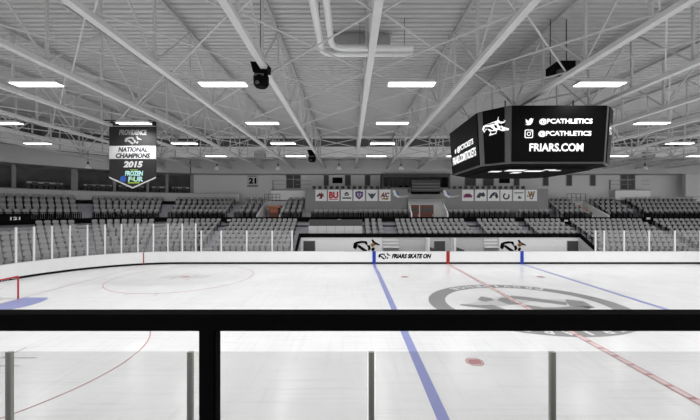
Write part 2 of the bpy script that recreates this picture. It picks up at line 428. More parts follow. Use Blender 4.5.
# ------------------------------------------------------------------ glass round the rink
def board_hit(p):
    """where the sight line of a photo column meets the far boards (used to copy the spacing of the glass posts)"""
    k = (p - 350) / F
    y = YB; x = k * y
    if x >= CX: return Vector((x, y, 0)), math.pi / 2
    # circle
    a = k * k + 1; b = -2 * (k * CX + CY); c = CX * CX + CY * CY - (RC + .06) ** 2
    y = (-b + math.sqrt(b * b - 4 * a * c)) / (2 * a); x = k * y
    return Vector((x, y, 0)), math.atan2(y - CY, x - CX)
def glass_run(cols, top, gp, desc, last_panel=True):
    P = []
    for c in cols:
        p, t = board_hit(c)
        if t == math.pi / 2: p.y = YB + .06
        P.append((p, t))
    for i, (p, t) in enumerate(P):
        o = MB().box(-.055, .055, -.04, .05, 1.15, top, 0).build('glass_post', 'white')
        o.location = p; o.rotation_euler = (0, 0, t - math.pi / 2)
        tag(o, 'slim white glass post, %s %s' % (nth(i + 1), desc), 'glass post', gp)
    for i in range(len(P) - 1):
        a, b = P[i][0], P[i + 1][0]; d = (b - a).normalized()
        o = MB().bar((*(a + d * .06).xy, (1.16 + top - .03) / 2), (*(b - d * .06).xy, (1.16 + top - .03) / 2), .015, top - .03 - 1.16).build('rink_shield', 'glass')
        tag(o, 'clear rink glass panel, %s %s' % (nth(i + 1), desc), 'glass panel', gp.replace('posts', 'panels'))
glass_run([-20, -2, 16, 34, 52, 70, 87.5, 105, 121.5, 138, 153.5, 168, 182, 195.5], 3.68, 'tall glass posts on the curved boards', 'along the curved boards from the goal end')
glass_run([201, 221, 246.6, 272, 292], 3.03, 'low glass posts beside the bench area', 'along the far boards before the dark-framed benches')
glass_run([596, 604.6, 624.6, 649.7, 675.5, 701, 727], 3.03, 'low glass posts past the benches', 'along the far boards past the sloping bench end')
# near glass
YN = RY - HW - .06
NP = [-4.30 + 2.285 * k for k in range(-2, 6)]
for i, x in enumerate(NP):
    o = thing('glass_post', (x, YN, 1.15), 'grey metal post of the front glass, %s in the row' % nth(i + 1), 'glass post', 'front glass posts')
    MB().box(x - .036, x + .036, YN - .02, YN + .02, 1.15, 3.12).build('post_channel', 'gpost', o)
    MB().box(x - .012, x + .012, YN - .024, YN - .0205, 1.15, 3.12).build('gasket', 'midgrey', o)
for i in range(len(NP) - 1):
    o = MB().box(NP[i] + .05, NP[i + 1] - .05, YN - .008, YN + .008, 1.155, 3.12).build('rink_shield', 'glassnear')
    tag(o, 'large clear front glass panel, %s in the row' % nth(i + 1), 'glass panel', 'front glass panels')

# ------------------------------------------------------------------ the rail in front of the viewer
YR = 1.3
MB().box(-7, 9, -3.5, YR + .12, 3.1, 3.5).build('floor_platform', 'concrete', kind='structure')
MB().box(-7, 9, YR + .121, YR + .2, -.1, 3.3).build('wall_platform', 'dark', kind='structure')
rl = thing('guard_rail', (-.56, YR, 3.5), 'thick black metal guard rail right before the viewer with one post', 'railing')
t0, t1, t2 = pz(309.6, YR + .03), pz(323.5, YR - .04), pz(331.5, YR - .04)
bb = MB()
pr = [(-.04, t1 + .006), (.04, t1 + .006), (.04, t0 - .008), (.032, t0), (-.032, t0), (-.04, t0 - .008)]
vv = [(x, YR + a, b) for x in (-5, 6) for a, b in pr]; nn = 6
bb.add(vv, [tuple(range(nn))[::-1], tuple(range(nn, 2 * nn))] + [(i, (i + 1) % nn, nn + (i + 1) % nn, nn + i) for i in range(nn)])
bb.build('top_rail', 'railblack', rl)
MB().box(-5, 6, YR - .036, YR + .036, t2, t1 + .0055).build('lower_rail', 'railblack', rl)
xp0, xp1 = px(199, YR - .034), px(220.5, YR + .02)
for dx in (0, 3.0, -3.0):
    MB().box(xp0 + dx, xp1 + dx - .008, YR - .034, YR + .034, 3.5, t2).build('post', 'railblack', rl)
MB().box(xp1 - .0075, xp1, YR - .025, YR + .02, 3.5, t2).build('post_trim', 'railblack', rl)

# ------------------------------------------------------------------ stands
LR = [(9.9 + .8 * k, .8 + .375 * k) for k in range(7)]
UR = [(16.1 + .85 * k, 4.08 + .49 * k) for k in range(4)]
def stair_profile(rows, depth, r_end, zb):
    pr = [(rows[0][0] - .25, zb)]
    for i, (r, z) in enumerate(rows):
        pr.append((rows[i][0] - .25, z)); pr.append(((rows[i + 1][0] - .25) if i + 1 < len(rows) else r_end, z))
    pr.append((r_end, zb)); return pr
BX0, BX1 = -4.95, 22.75                    # bench area ends
bs0, bs1 = BX0 - CX, BX1 - CX
def lowstand(a, b, k0): MB().sweep(stair_profile(LR[k0:], .8, 15.25, -.1), srange(a, b), path).build('floor_lower_stand', 'concrete', kind='structure')
lowstand(SMIN, bs0 - .02, 0); lowstand(bs0, bs1, 2); lowstand(bs1 + .02, SMAX, 0)
def upstand(a, b, rows, rend): MB().sweep([(15.27, 3.2)] + [(15.27, 3.9), (rows[0][0] - .25, 3.9)] + stair_profile(rows, .85, rend, 3.2)[1:], srange(a, b), path).build('floor_upper_stand', 'concrete', kind='structure')
PORT = [(4.9, 7.6, 'L'), (22.2, 26.4, 'C'), (42.4, 44.4, 'R')]
upstand(SMIN, 4.88, UR, 19.45); upstand(7.62, 10.98, UR, 19.45)
upstand(11, 22.18, UR[:1], 17.4); upstand(26.42, 38.4, UR[:1], 17.4)
upstand(38.42, 42.38, UR, 19.45); upstand(44.42, SMAX, UR, 19.45)

# black fascia below the upper railing
MB().sweep([(15.1, 3.62), (15.26, 3.62), (15.26, 4.12), (15.1, 4.12)], srange(SMIN, SMAX), path).build('trim_fascia', 'black', kind='structure')

# seats
def seat_parts():
    b = MB()
    b.add([(-.20, .05, .42), (.20, .05, .42), (.23, .13, .84), (.16, .14, .92), (-.16, .14, .92), (-.23, .13, .84),
           (-.20, .10, .42), (.20, .10, .42), (.23, .18, .84), (.16, .19, .92), (-.16, .19, .92), (-.23, .18, .84)],
          [(0, 1, 2, 3, 4, 5), (11, 10, 9, 8, 7, 6), (0, 6, 7, 1), (1, 7, 8, 2), (2, 8, 9, 3), (3, 9, 10, 4), (4, 10, 11, 5), (5, 11, 6, 0)])
    p = MB()
    p.add([(-.19, -.12, .40), (.19, -.12, .40), (.18, -.02, .70), (-.18, -.02, .70), (-.19, -.02, .38), (.19, -.02, .38), (.18, .04, .70), (-.18, .04, .70)],
          [(0, 1, 2, 3), (5, 4, 7, 6), (4, 5, 1, 0), (3, 2, 6, 7), (1, 5, 6, 2), (4, 0, 3, 7)])
    arms = []
    for sx in (-1, 1):
        arms.append(MB().box(sx * .247 - .02, sx * .247 + .02, -.2, .14, .58, .66).box(sx * .247 - .02, sx * .247 + .02, -.04, .10, .0, .58))
    return b, p, arms
sb, sp, (sa, sa2) = seat_parts()
PITCH = .55
low_secs = [(-23.2, -12.4, 'corner section beyond the goal'), (-11.2, -5.7, 'section under the championship banner'), (-4.6, 1.2, 'section under the number sign'),
            (2.3, 9.6, 'section before the wood counter portal'), (10.5, 19.0, 'section above the slogan'), (20.3, 28.0, 'section before the double doors'),
            (29.3, 33.6, 'section under the emblem panels'), (34.6, 38.6, 'section above the sloping bench end'), (39.6, 47.6, 'section before the stair portal'), (48.8, 57.5, 'end section past the white balcony')]
up_secs = [(-23.2, -12.0, 'balcony corner section beyond the goal', 4), (-10.9, -5.5, 'balcony section behind the banner', 4), (-4.4, 1.3, 'balcony section under the number sign', 4),
           (2.6, 4.8, 'narrow balcony block before the wood counter', 4), (7.8, 9.9, 'balcony block below the white balcony', 4), (11.2, 22.0, 'balcony row under the red emblems', 1), (26.6, 33.7, 'balcony row under the cat emblems', 1),
           (34.6, 38.2, 'balcony row below the gold emblem', 1), (39.3, 42.2, 'balcony block before the stair portal', 4), (44.6, 47.8, 'balcony block past the stair portal', 4), (49.0, 57.5, 'end balcony section', 4)]
seats = []
for tier, secs, rows in (('L', low_secs, LR), ('U', [x[:3] for x in up_secs], UR)):
    for si, (a, b, nm) in enumerate(secs):
        nrow = len(rows) if tier == 'L' else up_secs[si][3]
        for k in range(nrow):
            r, z = rows[k]
            if tier == 'L' and k < 2 and a < bs1 + .3 and b > bs0 - .3:
                a2, b2 = (a, min(b, bs0 - .3)) if a < bs0 else (max(a, bs1 + .3), b)
            else: a2, b2 = a, b
            if tier == 'L' and nm.startswith('section above the slogan'):
                if k < 2: continue
                a2 = 16.9
            # number of seats from the real width on this row
            def real(s0, s1):
                w_ = 0
                for q0, q1, f_ in ((min(s0, 0), min(s1, 0), (r + .1) / 15), (max(s0, 0), max(s1, 0), 1)): w_ += (q1 - q0) * f_
                return w_
            n = int(real(a2, b2) / PITCH)
            if n < 1: continue
            for i in range(n):
                s = a2 + (b2 - a2) * (i + .5) / n
                if tier == 'L' and k >= 5 and -18.2 < s < -15.3: continue
                x, y, t = path(s, r)
                seats.append([x, y, z, t - math.pi / 2, nm, k, i, tier])
def seen(s_):
    u = 350 + s_[0] / s_[1] * F
    return -4 < u < 704
vis = [q for q in seats if seen(q)]
vis.sort(key=lambda q: q[0] ** 2 + q[1] ** 2)
near, rest = vis[:298], vis[298:] + [q for q in seats if not seen(q)]
proto = thing('arena_seat', (0, 0, 0), '', 'seat')
MBm = [sb.build('backrest', 'seat', proto), sp.build('seat_pan', 'seat_pan', proto), sa.build('armrest', 'seat_arm', proto), sa2.build('armrest', 'seat_arm', proto)]
freeze(proto)
for i, q in enumerate(near):
    o = proto if i == 0 else copy_tree(proto)
    o.location = q[:3]; o.rotation_euler = (0, 0, q[3])
    o['label'] = 'grey folding seat, %s along, %s row, %s' % (nth(q[6] + 1), nth(q[5] + 1), q[4])
    o['group'] = 'grey folding seats, ' + q[4]
big = MB()
for q in rest:
    c, s = math.cos(q[3]), math.sin(q[3])
    for mi, part in ((0, sb), (1, sp), (2, sa), (2, sa2)):
        big.add([(q[0] + x * c - y * s, q[1] + x * s + y * c, q[2] + z) for x, y, z in part.v], part.f, mi)
o = big.build('arena_seat_rows', ['seat', 'seat_pan', 'seat_arm']); tag(o, 'hundreds of grey folding seats in the more distant rows and balcony of the stands', 'seats', kind='stuff')

# upper railings, one for each balcony section
def railing(a, b, nm):
    x, y, t = path((a + b) / 2, 15.18)
    o = thing('balcony_railing', (x, y, 4.12), 'black barred railing in front of the %s' % nm, 'railing', 'balcony railings')
    ss = srange(a, b)
    for z in (4.66,): MB().sweep([(15.14, z), (15.19, z), (15.19, z + .05), (15.14, z + .05)], ss, path).build('top_rail', 'black', o)
    n = max(2, round((b - a) / 1.8))
    for k in range(n + 1):
        x, y, t = path(a + (b - a) * k / n, 15.165); MB().bar((x, y, 4.12), (x, y, 4.66), .04, .04).build('post', 'black', o)
    q = MB(); n = max(2, round((b - a) / .14))
    for k in range(n + 1):
        x, y, t = path(a + (b - a) * k / n, 15.165); q.bar((x, y, 4.12), (x, y, 4.6), .1, .012)
    q.build('lattice', 'black', o)
for (a, b, nm, n) in up_secs: railing(a - .1, b + .1, nm)

# black section sign boxes hung on the fascia
def sign(s, w_, z0, z1, txt, lab):
    x, y, t = path(s, 14.3 if txt else 15.0)
    o = thing('section_sign', (x, y, z0), lab, 'sign', 'section signs')
    rot = t - math.pi / 2; u = Vector((math.cos(rot), math.sin(rot), 0))
    c = Vector((x, y, (z0 + z1) / 2))
    MB().bar(c - u * w_ / 2, c + u * w_ / 2, .1, z1 - z0).build('sign_box', 'black', o)
    nrm = u.cross(Z_)
    if txt: text(txt, 'sign_number', c + nrm * .052, u, Z_, .62, .26, 'white', o, bold=.03)
    else: MB().bar(c + nrm * .058 - u * .2, c + nrm * .058 + u * .2, .014, .2).build('number_plate', 'pale', o)
sign(-16.7, 1.9, 3.8, 4.6, '121', 'black box sign numbered 121 below the corner balcony rail')
sign(2.0, 1.0, 3.5, 4.05, None, 'black box sign with pale plate in the gap beside the number sign section')
sign(14.2, .9, 3.55, 4.05, None, 'black box sign with pale plate under the purple shield emblem')
sign(39.3, 1.3, 3.35, 4.12, None, 'black box sign with pale plate under the balcony past the gold emblem')
sign(48.4, .8, 3.35, 4.6, None, 'tall black box sign with pale plate at the end aisle')

# dark accessible platform in the section above the slogan
pf = thing('viewing_platform', (-1.5, CY + 12.9, 1.7), 'low grey glazed viewing platform with dark opening above the white bench wall', 'platform')
MB().box(-4.3, 1.3, CY + 12.6, CY + 12.7, 2.2, pz(226, 33.8)).build('front_panel', 'pale', pf)
for k in range(7): MB().box(-4.3 + .93 * k - .02, -4.3 + .93 * k + .02, CY + 12.56, CY + 12.6, 2.1, pz(226, 33.8)).build('mullion', 'midgrey', pf)
MB().box(-4.3, 1.3, CY + 13.3, CY + 13.4, 2.9, pz(219.5, 34.6)).build('dark_screen', 'dark', pf)
MB().box(-4.3, 1.3, CY + 12.7, CY + 13.3, 3.0, 3.06).build('platform_deck', 'midgrey', pf)

# ------------------------------------------------------------------ bench area
YW = CY + 11.2
def wallbox(name, x0, x1, y0, y1, z0, z1, m): return MB().box(x0, x1, y0, y1, z0, z1).build(name, m, kind='structure')
wallbox('wall_bench_back', BX0, 3.2, YW, YW + .1, -.1, 2.2, 'white')
wallbox('wall_bench_recess', 3.2, 14.8, YW + .0, YW + .1, -.1, 2.2, 'pale')
wallbox('wall_bench_end', 14.8, BX1, YW, YW + .1, -.1, 2.2, 'white')
wallbox('trim_bench_beam', BX0 - .1, BX1 + .1, YW - .06, YW + .12, 2.19, 2.58, 'black')
wallbox('floor_bench', BX0, BX1, YB + .2, YW, -.1, .15, 'floor')
for nm, x in (('wall_bench_side', BX0), ('wall_bench_sloping', BX1)):
    mb = MB(); y0, y1 = YB + .2, YW - .06
    mb.add([(x - .06, y0, -.1), (x + .06, y0, -.1), (x + .06, y1, -.1), (x - .06, y1, -.1), (x - .06, y0, .95), (x + .06, y0, .95), (x + .06, y1, 2.3), (x - .06, y1, 2.3)],
           [(0, 3, 2, 1), (4, 5, 6, 7), (0, 1, 5, 4), (1, 2, 6, 5), (2, 3, 7, 6), (3, 0, 4, 7)]); mb.build(nm, 'pale', kind='structure')
    mb = MB(); mb.bar((x, y0, 1.08), (x, y1, 2.42), .22, .28); mb.build('trim_slope', 'black', kind='structure')
for x0, x1, lab in ((303.5, 315, 'dark square opening at the end of the white bench wall'), (434, 445, 'dark square opening in the grey scorer recess'), (567, 578, 'dark square opening beside the sloping bench end')):
    a, b = px(x0, YW), px(x1, YW)
    o = thing('bench_doorway', ((a + b) / 2, YW - .03, .15), lab, 'doorway', 'bench doorways')
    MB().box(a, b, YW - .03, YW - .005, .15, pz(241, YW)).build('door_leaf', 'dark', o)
    MB().box(a - .05, a, YW - .04, YW - .005, .15, pz(241, YW) + .05).box(b, b + .05, YW - .04, YW - .005, .15, pz(241, YW) + .05).box(a, b, YW - .04, YW - .005, pz(241, YW), pz(241, YW) + .05).build('door_frame', 'pale', o)
for x0, wd, lab in ((353, 27, 'black skating friar logo on the white bench wall by the slogan marker'), (500, 26, 'black skating friar logo on the white bench wall under the scoreboard')):
    friar_o = friar('wall_logo', (px(x0, YW), YW - .012, pz(252, YW)), X_, Z_, wd / F * YW, 'black', None); tag(friar_o, lab, 'logo', 'bench wall logos')
    MB().prism([(px(x0 + 17, YW), pz(244.5, YW)), (px(x0 + 21, YW), pz(242.5, YW)), (px(x0 + 22.5, YW), pz(245, YW)), (px(x0 + 19, YW), pz(247, YW))], (0, YW - .026, 0), X_, Z_, .004).build('gold_patch', 'gold', friar_o)
for x0, x1, lab in ((382.5, 399, 'pale slatted bench beside the friar logo wall'), (483, 497.5, 'pale slatted bench at the scoreboard end of the recess')):
    a, b = px(x0, YW), px(x1, YW)
    o = thing('player_bench', ((a + b) / 2, YW - .4, .15), lab, 'bench', 'benches')
    for z in (1.95, 1.62): MB().box(a + .05, b - .05, YW - .12, YW - .06, z - .06, z + .03).build('back_slat', 'white', o)
    MB().box(a + .05, b - .05, YW - .55, YW - .13, 1.22, 1.3).build('seat_plank', 'white', o)
    MB().box(a + .05, b - .05, YW - .3, YW - .13, .15, 1.2).build('base_panel', 'midgrey', o)
    MB().box(a + .0, a + .05, YW - .14, YW - .01, .15, 2.1).build('end_frame', 'pale', o); MB().box(b - .05, b, YW - .14, YW - .01, .15, 2.1).build('end_frame', 'pale', o)
for x0, lab in ((427.5, 'white divider wall with dark foot left of the centre doorway'), (453.5, 'white divider wall with dark foot right of the centre doorway')):
    a = px(x0, YW - .5)
    o = thing('divider_wall', (a, YW - .5, .15), lab, 'divider', 'bench dividers')
    MB().box(a - .1, a + .1, YW - 1.0, YW - .01, .15, 2.17).build('divider_panel', 'white', o)
    MB().add([(a + .1, YW - 1.0, .15), (a + .75, YW - 1.0, .15), (a + .75, YW - .9, .15), (a + .1, YW - .9, .15), (a + .1, YW - 1.0, 1.35), (a + .9, YW - 1.0, 1.05), (a + .9, YW - .9, 1.05), (a + .1, YW - .9, 1.35)],
             [(0, 3, 2, 1), (4, 5, 6, 7), (0, 1, 5, 4), (1, 2, 6, 5), (2, 3, 7, 6), (3, 0, 4, 7)]).build('side_fin', 'dark', o)

# ------------------------------------------------------------------ back walls, upper structures
WR = 20.45
MB().sweep([(WR, -.1), (WR + .2, -.1), (WR + .2, 11.2), (WR, 11.2)], srange(-3.1, SMAX), path).build('wall_back', 'wall', kind='structure')
MB().sweep([(22.6, -.1), (22.8, -.1), (22.8, 11.2), (22.6, 11.2)], srange(SMIN, -3.1), path).build('wall_back_left', 'wall_in', kind='structure')
x0, y0, _ = path(-3.1, WR); x1, y1, _ = path(-3.1, 22.6)
MB().bar((x0, y0, 5.5), (x1, y1, 5.5), .2, 11.2).build('wall_return', 'wall', kind='structure')
MB().sweep([(18.7, 9.35), (WR - .01, 9.35), (WR - .01, 11.0), (18.7, 11.0)], srange(-3.1, SMAX), path).build('ceiling_soffit', 'soffit', kind='structure')
MB().sweep([(18.7, 9.35), (22.59, 9.35), (22.59, 11.0), (18.7, 11.0)], srange(SMIN, -3.2), path).build('ceiling_soffit_left', 'soffit', kind='structure')
MB().sweep([(19.7, 6.2), (22.59, 6.2), (22.59, 6.7), (19.7, 6.7)], srange(SMIN, -3.3), path).build('floor_suite', 'concrete', kind='structure')
MB().sweep([(19.5, 6.0), (19.69, 6.0), (19.69, 6.95), (19.5, 6.95)], srange(SMIN, 1.6), path).build('wall_parapet', 'pale', kind='structure')
MB().sweep([(19.46, 6.95), (19.72, 6.95), (19.72, 7.02), (19.46, 7.02)], srange(SMIN, 1.6), path).build('trim_parapet', 'midgrey', kind='structure')
MB().box(px(684, 40.4), px(760, 40.4), 40.2, 40.6, 6.6, 9.4).build('wall_right_bay', 'pale', kind='structure')
# columns of the suites
for i, (s, wd) in enumerate(((-21.5, .3), (-15.3, .3), (-11.9, .55), (-9.3, .3), (-6.9, .3), (-5.4, .3), (-3.3, .5))):
    x, y, t = path(s, 20.6); rot = t - math.pi / 2; u = Vector((math.cos(rot), math.sin(rot), 0)); v = Vector((-u.y, u.x, 0))
    o = MB(); c = Vector((x, y, 0))
    vv = [c + u * a * wd / 2 + v * b * .15 + Z_ * z for z in (6.7, 9.35) for a, b in ((-1, -1), (1, -1), (1, 1), (-1, 1))]
    o.add(vv, [(0, 3, 2, 1), (4, 5, 6, 7), (0, 1, 5, 4), (1, 2, 6, 5), (2, 3, 7, 6), (3, 0, 4, 7)]); o.build('wall_pier', 'midgrey', kind='structure')
# suite counters with stools
prs = None
cnt = 0
for ci, (a, b, lab) in enumerate(((-21.2, -16.0, 'at the goal end'), (-14.6, -12.6, 'beside the wide pier'), (-11.3, -9.5, 'above the aisle'), (-9.0, -7.2, 'behind the championship banner'), (-6.6, -5.6, 'just past the banner'), (-5.0, -3.6, 'next to the pale rear wall'))):
    x, y, t = path((a + b) / 2, 20.7)
    o = thing('suite_counter', (x, y, 6.7), 'pale drink counter in the dim suite %s' % lab, 'counter', 'suite counters')
    MB().sweep([(20.5, 7.62), (20.9, 7.62), (20.9, 7.78), (20.5, 7.78)], srange(a, b), path).build('counter_top', 'pale', o)
    MB().sweep([(20.65, 6.7), (20.75, 6.7), (20.75, 7.62), (20.65, 7.62)], srange(a, b), path).build('counter_front', 'dark', o)
    n = int((b - a) * 1.37 / .75)
    for k in range(n):
        s = a + (b - a) * (k + .5) / n; x, y, t = path(s, 20.12)
        if prs is None:
            prs = thing('suite_stool', (0, 0, 0), '', 'stool', '')
            MB().box(-.22, .22, -.2, .2, .7, .78).build('stool_seat', 'dark', prs)
            MB().box(-.22, .22, .16, .21, .78, 1.0).build('stool_back', 'dark', prs)
            lg = MB()
            for lx in (-.18, .18):
                for ly in (-.16, .16): lg.box(lx - .02, lx + .02, ly - .02, ly + .02, 0, .7)
            lg.box(-.18, .18, -.17, -.15, .3, .33).box(-.18, .18, .15, .17, .3, .33).box(-.19, -.17, -.16, .16, .3, .33).box(.17, .19, -.16, .16, .3, .33)
            lg.build('stool_frame', 'black', prs); freeze(prs); o2 = prs
        else: o2 = copy_tree(prs)
        o2.location = (x, y, 6.7); o2.rotation_euler = (0, 0, t + math.pi / 2)
        o2['label'] = 'dark high stool, %s along, before the suite counter %s' % (nth(k + 1), lab); o2['group'] = 'suite stools'
# centre fascia wall, deck and chairs
YF = CY + 17.4
FX0, FX1 = px(306, YF), px(548, YF)
DX0, DX1 = 22.2 + CX, 26.4 + CX
wallbox('wall_fascia_west', FX0, DX0, YF, YF + .2, 3.2, 7.4, 'wall_mid'); wallbox('wall_fascia_east', DX1, FX1, YF, YF + .2, 3.2, 7.4, 'wall_mid')
wallbox('wall_fascia_over_door', DX0, DX1, YF, YF + .2, 5.95, 7.0, 'wall_mid')
wallbox('floor_press_deck', FX0, FX1, YF + .21, CY + WR - .01, 6.5, 6.8, 'concrete')
wallbox('wall_fascia_step', FX0 - .1, FX0, YF, CY + 19.6, 4.5, 7.4, 'wall_mid')
pc = None
k_ = 0
for lo, hi, n, lab in ((314, 389, 14, 'above the red and purple emblems'), (455, 524, 13, 'above the cat and gold emblems')):
    for k in range(n):
        X = px(lo + (hi - lo) * k / (n - 1), YF + .44)
        if pc is None:
            pc = thing('press_chair', (0, 0, 0), '', 'chair', 'press deck chairs')
            MB().box(-.2, .2, -.2, .2, .42, .48).build('chair_seat', 'dark', pc); MB().box(-.2, .2, .17, .22, .48, .98).build('chair_back', 'dark', pc)
            lg = MB()
            for lx in (-.17, .17):
                for ly in (-.17, .17): lg.box(lx - .02, lx + .02, ly - .02, ly + .02, 0, .42)
            lg.box(-.17, .17, -.18, -.16, .2, .23).box(-.17, .17, .16, .18, .2, .23).box(-.18, -.16, -.17, .17, .2, .23).box(.16, .18, -.17, .17, .2, .23)
            lg.build('leg_frame', 'black', pc); freeze(pc); o2 = pc
        else: o2 = copy_tree(pc)
        o2.location = (X, YF + .44, 6.8); o2['label'] = 'dark press deck chair, %s along, %s' % (nth(k + 1), lab)

# ---- emblem panels
def P(x, y): return (px(x, YF), pz(y, YF))
EM = [(315.4, 'maroon', 'maroon eagle emblem'), (328.0, 'bred', 'red BU letter emblem'), (341.0, 'navy', 'dark cap and wordmark emblem'), (353.5, 'purple', 'purple shield emblem'), (366.2, 'slate', 'grey-blue winged emblem'), (379.2, 'maroon', 'maroon letter emblem'),
      (462.0, 'magenta', 'magenta oval emblem'), (475.0, 'slate', 'grey animal emblem'), (487.8, 'navy', 'dark cat emblem'), (500.4, 'ink', 'black crescent emblem'), (513.0, 'slate', 'faint wordmark emblem'), (525.5, 'gold', 'gold and black letter emblem')]
for i, (x0, m, lab) in enumerate(EM):
    zb, zt = pz(201, YF), pz(189.7, YF); xa, xb = px(x0, YF), px(x0 + 11.3, YF); W = xb - xa; xc = (xa + xb) / 2; zc = (zb + zt) / 2
    o = thing('emblem_sign', (xc, YF - .05, zc), 'white square panel with %s on the press deck wall' % lab, 'panel', 'emblem panels')
    MB().box(xa, xb, YF - .05, YF - .001, zb, zt).build('panel_board', 'white', o)
    org = (xa, YF - .052, zb)
    def E(polys, mm, nm='emblem', d=.01): 
        q = MB()
        for p in polys: q.prism([(a * W, b * W) for a, b in p], (xa, YF - .051 - (0 if d < .015 else .01), zb), X_, Z_, d)
        return q.build(nm, mm, o)
    if i == 0:
        E([[(.2, .5), (.35, .75), (.45, .6), (.55, .85), (.6, .6), (.8, .7), (.65, .5), (.85, .4), (.6, .38), (.6, .2), (.3, .2), (.45, .4)]], m); E([[(.15, .35), (.3, .4), (.3, .55), (.12, .5)], [(.55, .5), (.72, .52), (.7, .6), (.55, .6)]], 'ink', 'wing', .02)
    elif i == 1: text('BU', 'letters', (xc, YF - .052, zc + .02), X_, Z_, W * .82, W * .6, m, o, bold=.05); E([[(.12, .1), (.88, .1), (.88, .16), (.12, .16)]], m)
    elif i == 2:
        E([[(.3, .5), (.35, .72), (.5, .8), (.65, .72), (.7, .5), (.6, .45), (.4, .45)]], 'ink'); E([[(.4, .5), (.6, .5), (.6, .62), (.4, .62)]], 'pale', 'cap', .02); E([[(.12, .2), (.9, .2), (.9, .32), (.12, .32)]], m, 'wordmark')
    elif i == 3:
        E([[(.15, .8), (.5, .88), (.85, .8), (.82, .4), (.5, .12), (.18, .4)]], m); E([[(.32, .7), (.68, .7), (.66, .45), (.5, .32), (.34, .45)]], 'pale', 'shield', .02); E([[(.45, .4), (.55, .4), (.55, .68), (.45, .68)]], m, 'shield_bar', .03)
    elif i == 4: E([[(.1, .75), (.4, .6), (.5, .7), (.6, .6), (.9, .75), (.7, .4), (.5, .15), (.3, .4)]], m)
    elif i == 5:
        text('AIC', 'letters', (xc, YF - .052, zc + .04), X_, Z_, W * .8, W * .45, m, o, bold=.05, shear=.3); E([[(.15, .15), (.75, .1), (.85, .25), (.3, .25)]], 'gold', 'underline')
    elif i == 6: E([[(.1, .45), (.3, .65), (.7, .65), (.92, .45), (.85, .3), (.15, .3)]], m); E([[(.3, .42), (.7, .42), (.62, .55), (.38, .55)]], 'navy', 'oval_core', .02)
    elif i == 7: E([[(.1, .3), (.2, .55), (.4, .75), (.6, .7), (.75, .8), (.9, .5), (.75, .35), (.5, .45), (.4, .25)]], m); E([[(.3, .4), (.45, .6), (.5, .4)], [(.6, .5), (.7, .65), (.75, .45)]], 'ink', 'face', .02)
    elif i == 8: E([[(.1, .25), (.25, .55), (.5, .78), (.75, .75), (.88, .5), (.88, .25), (.7, .25), (.6, .5), (.4, .45), (.3, .25)]], m); E([[(.5, .6), (.7, .65), (.62, .55)]], 'pale', 'eye', .02)
    elif i == 9:
        E(ringpolys(.5, .42, .18, .3, 110, 400, 20), m)
    elif i == 10: E([[(.1, .68), (.9, .68), (.9, .76), (.1, .76)], [(.4, .25), (.5, .5), (.65, .3), (.75, .5), (.7, .2), (.5, .2)]], m)
    else:
        text('W', 'letters', (xc, YF - .052, zc + .05), X_, Z_, W * .62, W * .62, m, o, bold=.06); E([[(.1, .4), (.25, .38), (.25, .46), (.1, .48)], [(.4, .15), (.6, .15), (.6, .25), (.4, .25)]], 'ink', 'cat_head', .02)
for xl, lab in ((392.5, 'blue and white swirl league mark beside the maroon letter panel'), (443.0, 'blue and white swirl league mark beside the magenta emblem panel')):
    o = thing('league_mark', (px(xl + 5, YF), YF - .02, pz(194, YF)), lab, 'logo', 'league marks')
    q = MB(); q.prism([P(xl, 190.5), P(xl + 2, 190), P(xl + 6, 196), P(xl + 8, 196), P(xl + 6, 198), P(xl + 1.5, 195.5)], (0, YF - .002, 0), X_, Z_, .01).build('swirl', 'white', o)
    q = MB(); q.prism([P(xl + 3, 191), P(xl + 5, 191.5), P(xl + 6.5, 195.5), P(xl + 4.5, 195)], (0, YF - .004, 0), X_, Z_, .015).build('swirl_core', 'sky', o)
    q = MB(); q.prism([P(xl + 7, 196.3), P(xl + 17, 195.2), P(xl + 16, 196.2), P(xl + 8, 197.8)], (0, YF - .002, 0), X_, Z_, .01).build('swoosh', 'pale', o)

# ---- portals
def portal(x0, x1, z1, kind_, lab):
    ya, yb = CY + 15.3, CY + 17.35 if kind_ == 'C' else CY + 19.4
    q = MB()
    for x in (x0, x1 - .15):
        zf = 4.3 if kind_ != 'C' else 4.5; zk = z1
        q.add([(x, ya, 3.2), (x + .15, ya, 3.2), (x + .15, yb, 3.2), (x, yb, 3.2), (x, ya, zf), (x + .15, ya, zf), (x + .15, yb, zk), (x, yb, zk)],
              [(0, 3, 2, 1), (4, 5, 6, 7), (0, 1, 5, 4), (1, 2, 6, 5), (2, 3, 7, 6), (3, 0, 4, 7)])
    q.build('wall_portal', 'white', kind='structure')
    MB().box(x0, x1, ya, yb, 3.1, 3.2).build('floor_portal', 'concrete', kind='structure')
    MB().box(x0, x1, yb - .1, yb, 3.2, z1).build('wall_portal_back', 'pale', kind='structure')
    return ya, yb
xa, xb = PORT[0][0] + CX, PORT[0][1] + CX
ya, yb = portal(xa, xb, 6.0, 'L', '')
o = thing('wood_counter', ((xa + xb) / 2 + .3, yb - 1.2, 3.2), 'orange wooden counter kiosk inside the portal below the white balcony', 'counter')
MB().box(xa + .9, xb - .7, yb - 1.9, yb - 1.0, 3.2, 5.2).build('counter_body', 'wooddark', o)
MB().box(xa + .7, xb - .45, yb - 2.0, yb - .9, 5.2, 5.4).build('counter_top', 'wood', o)
MB().box(xa + 1.0, xb - .8, yb - 1.93, yb - 1.9, 4.6, 5.1).build('panel_inlay', 'wood', o)
o = thing('portal_railing', ((xa + xb) / 2, yb + .1, 6.2), 'thin dark railing on top of the wood counter portal', 'railing', 'portal railings')
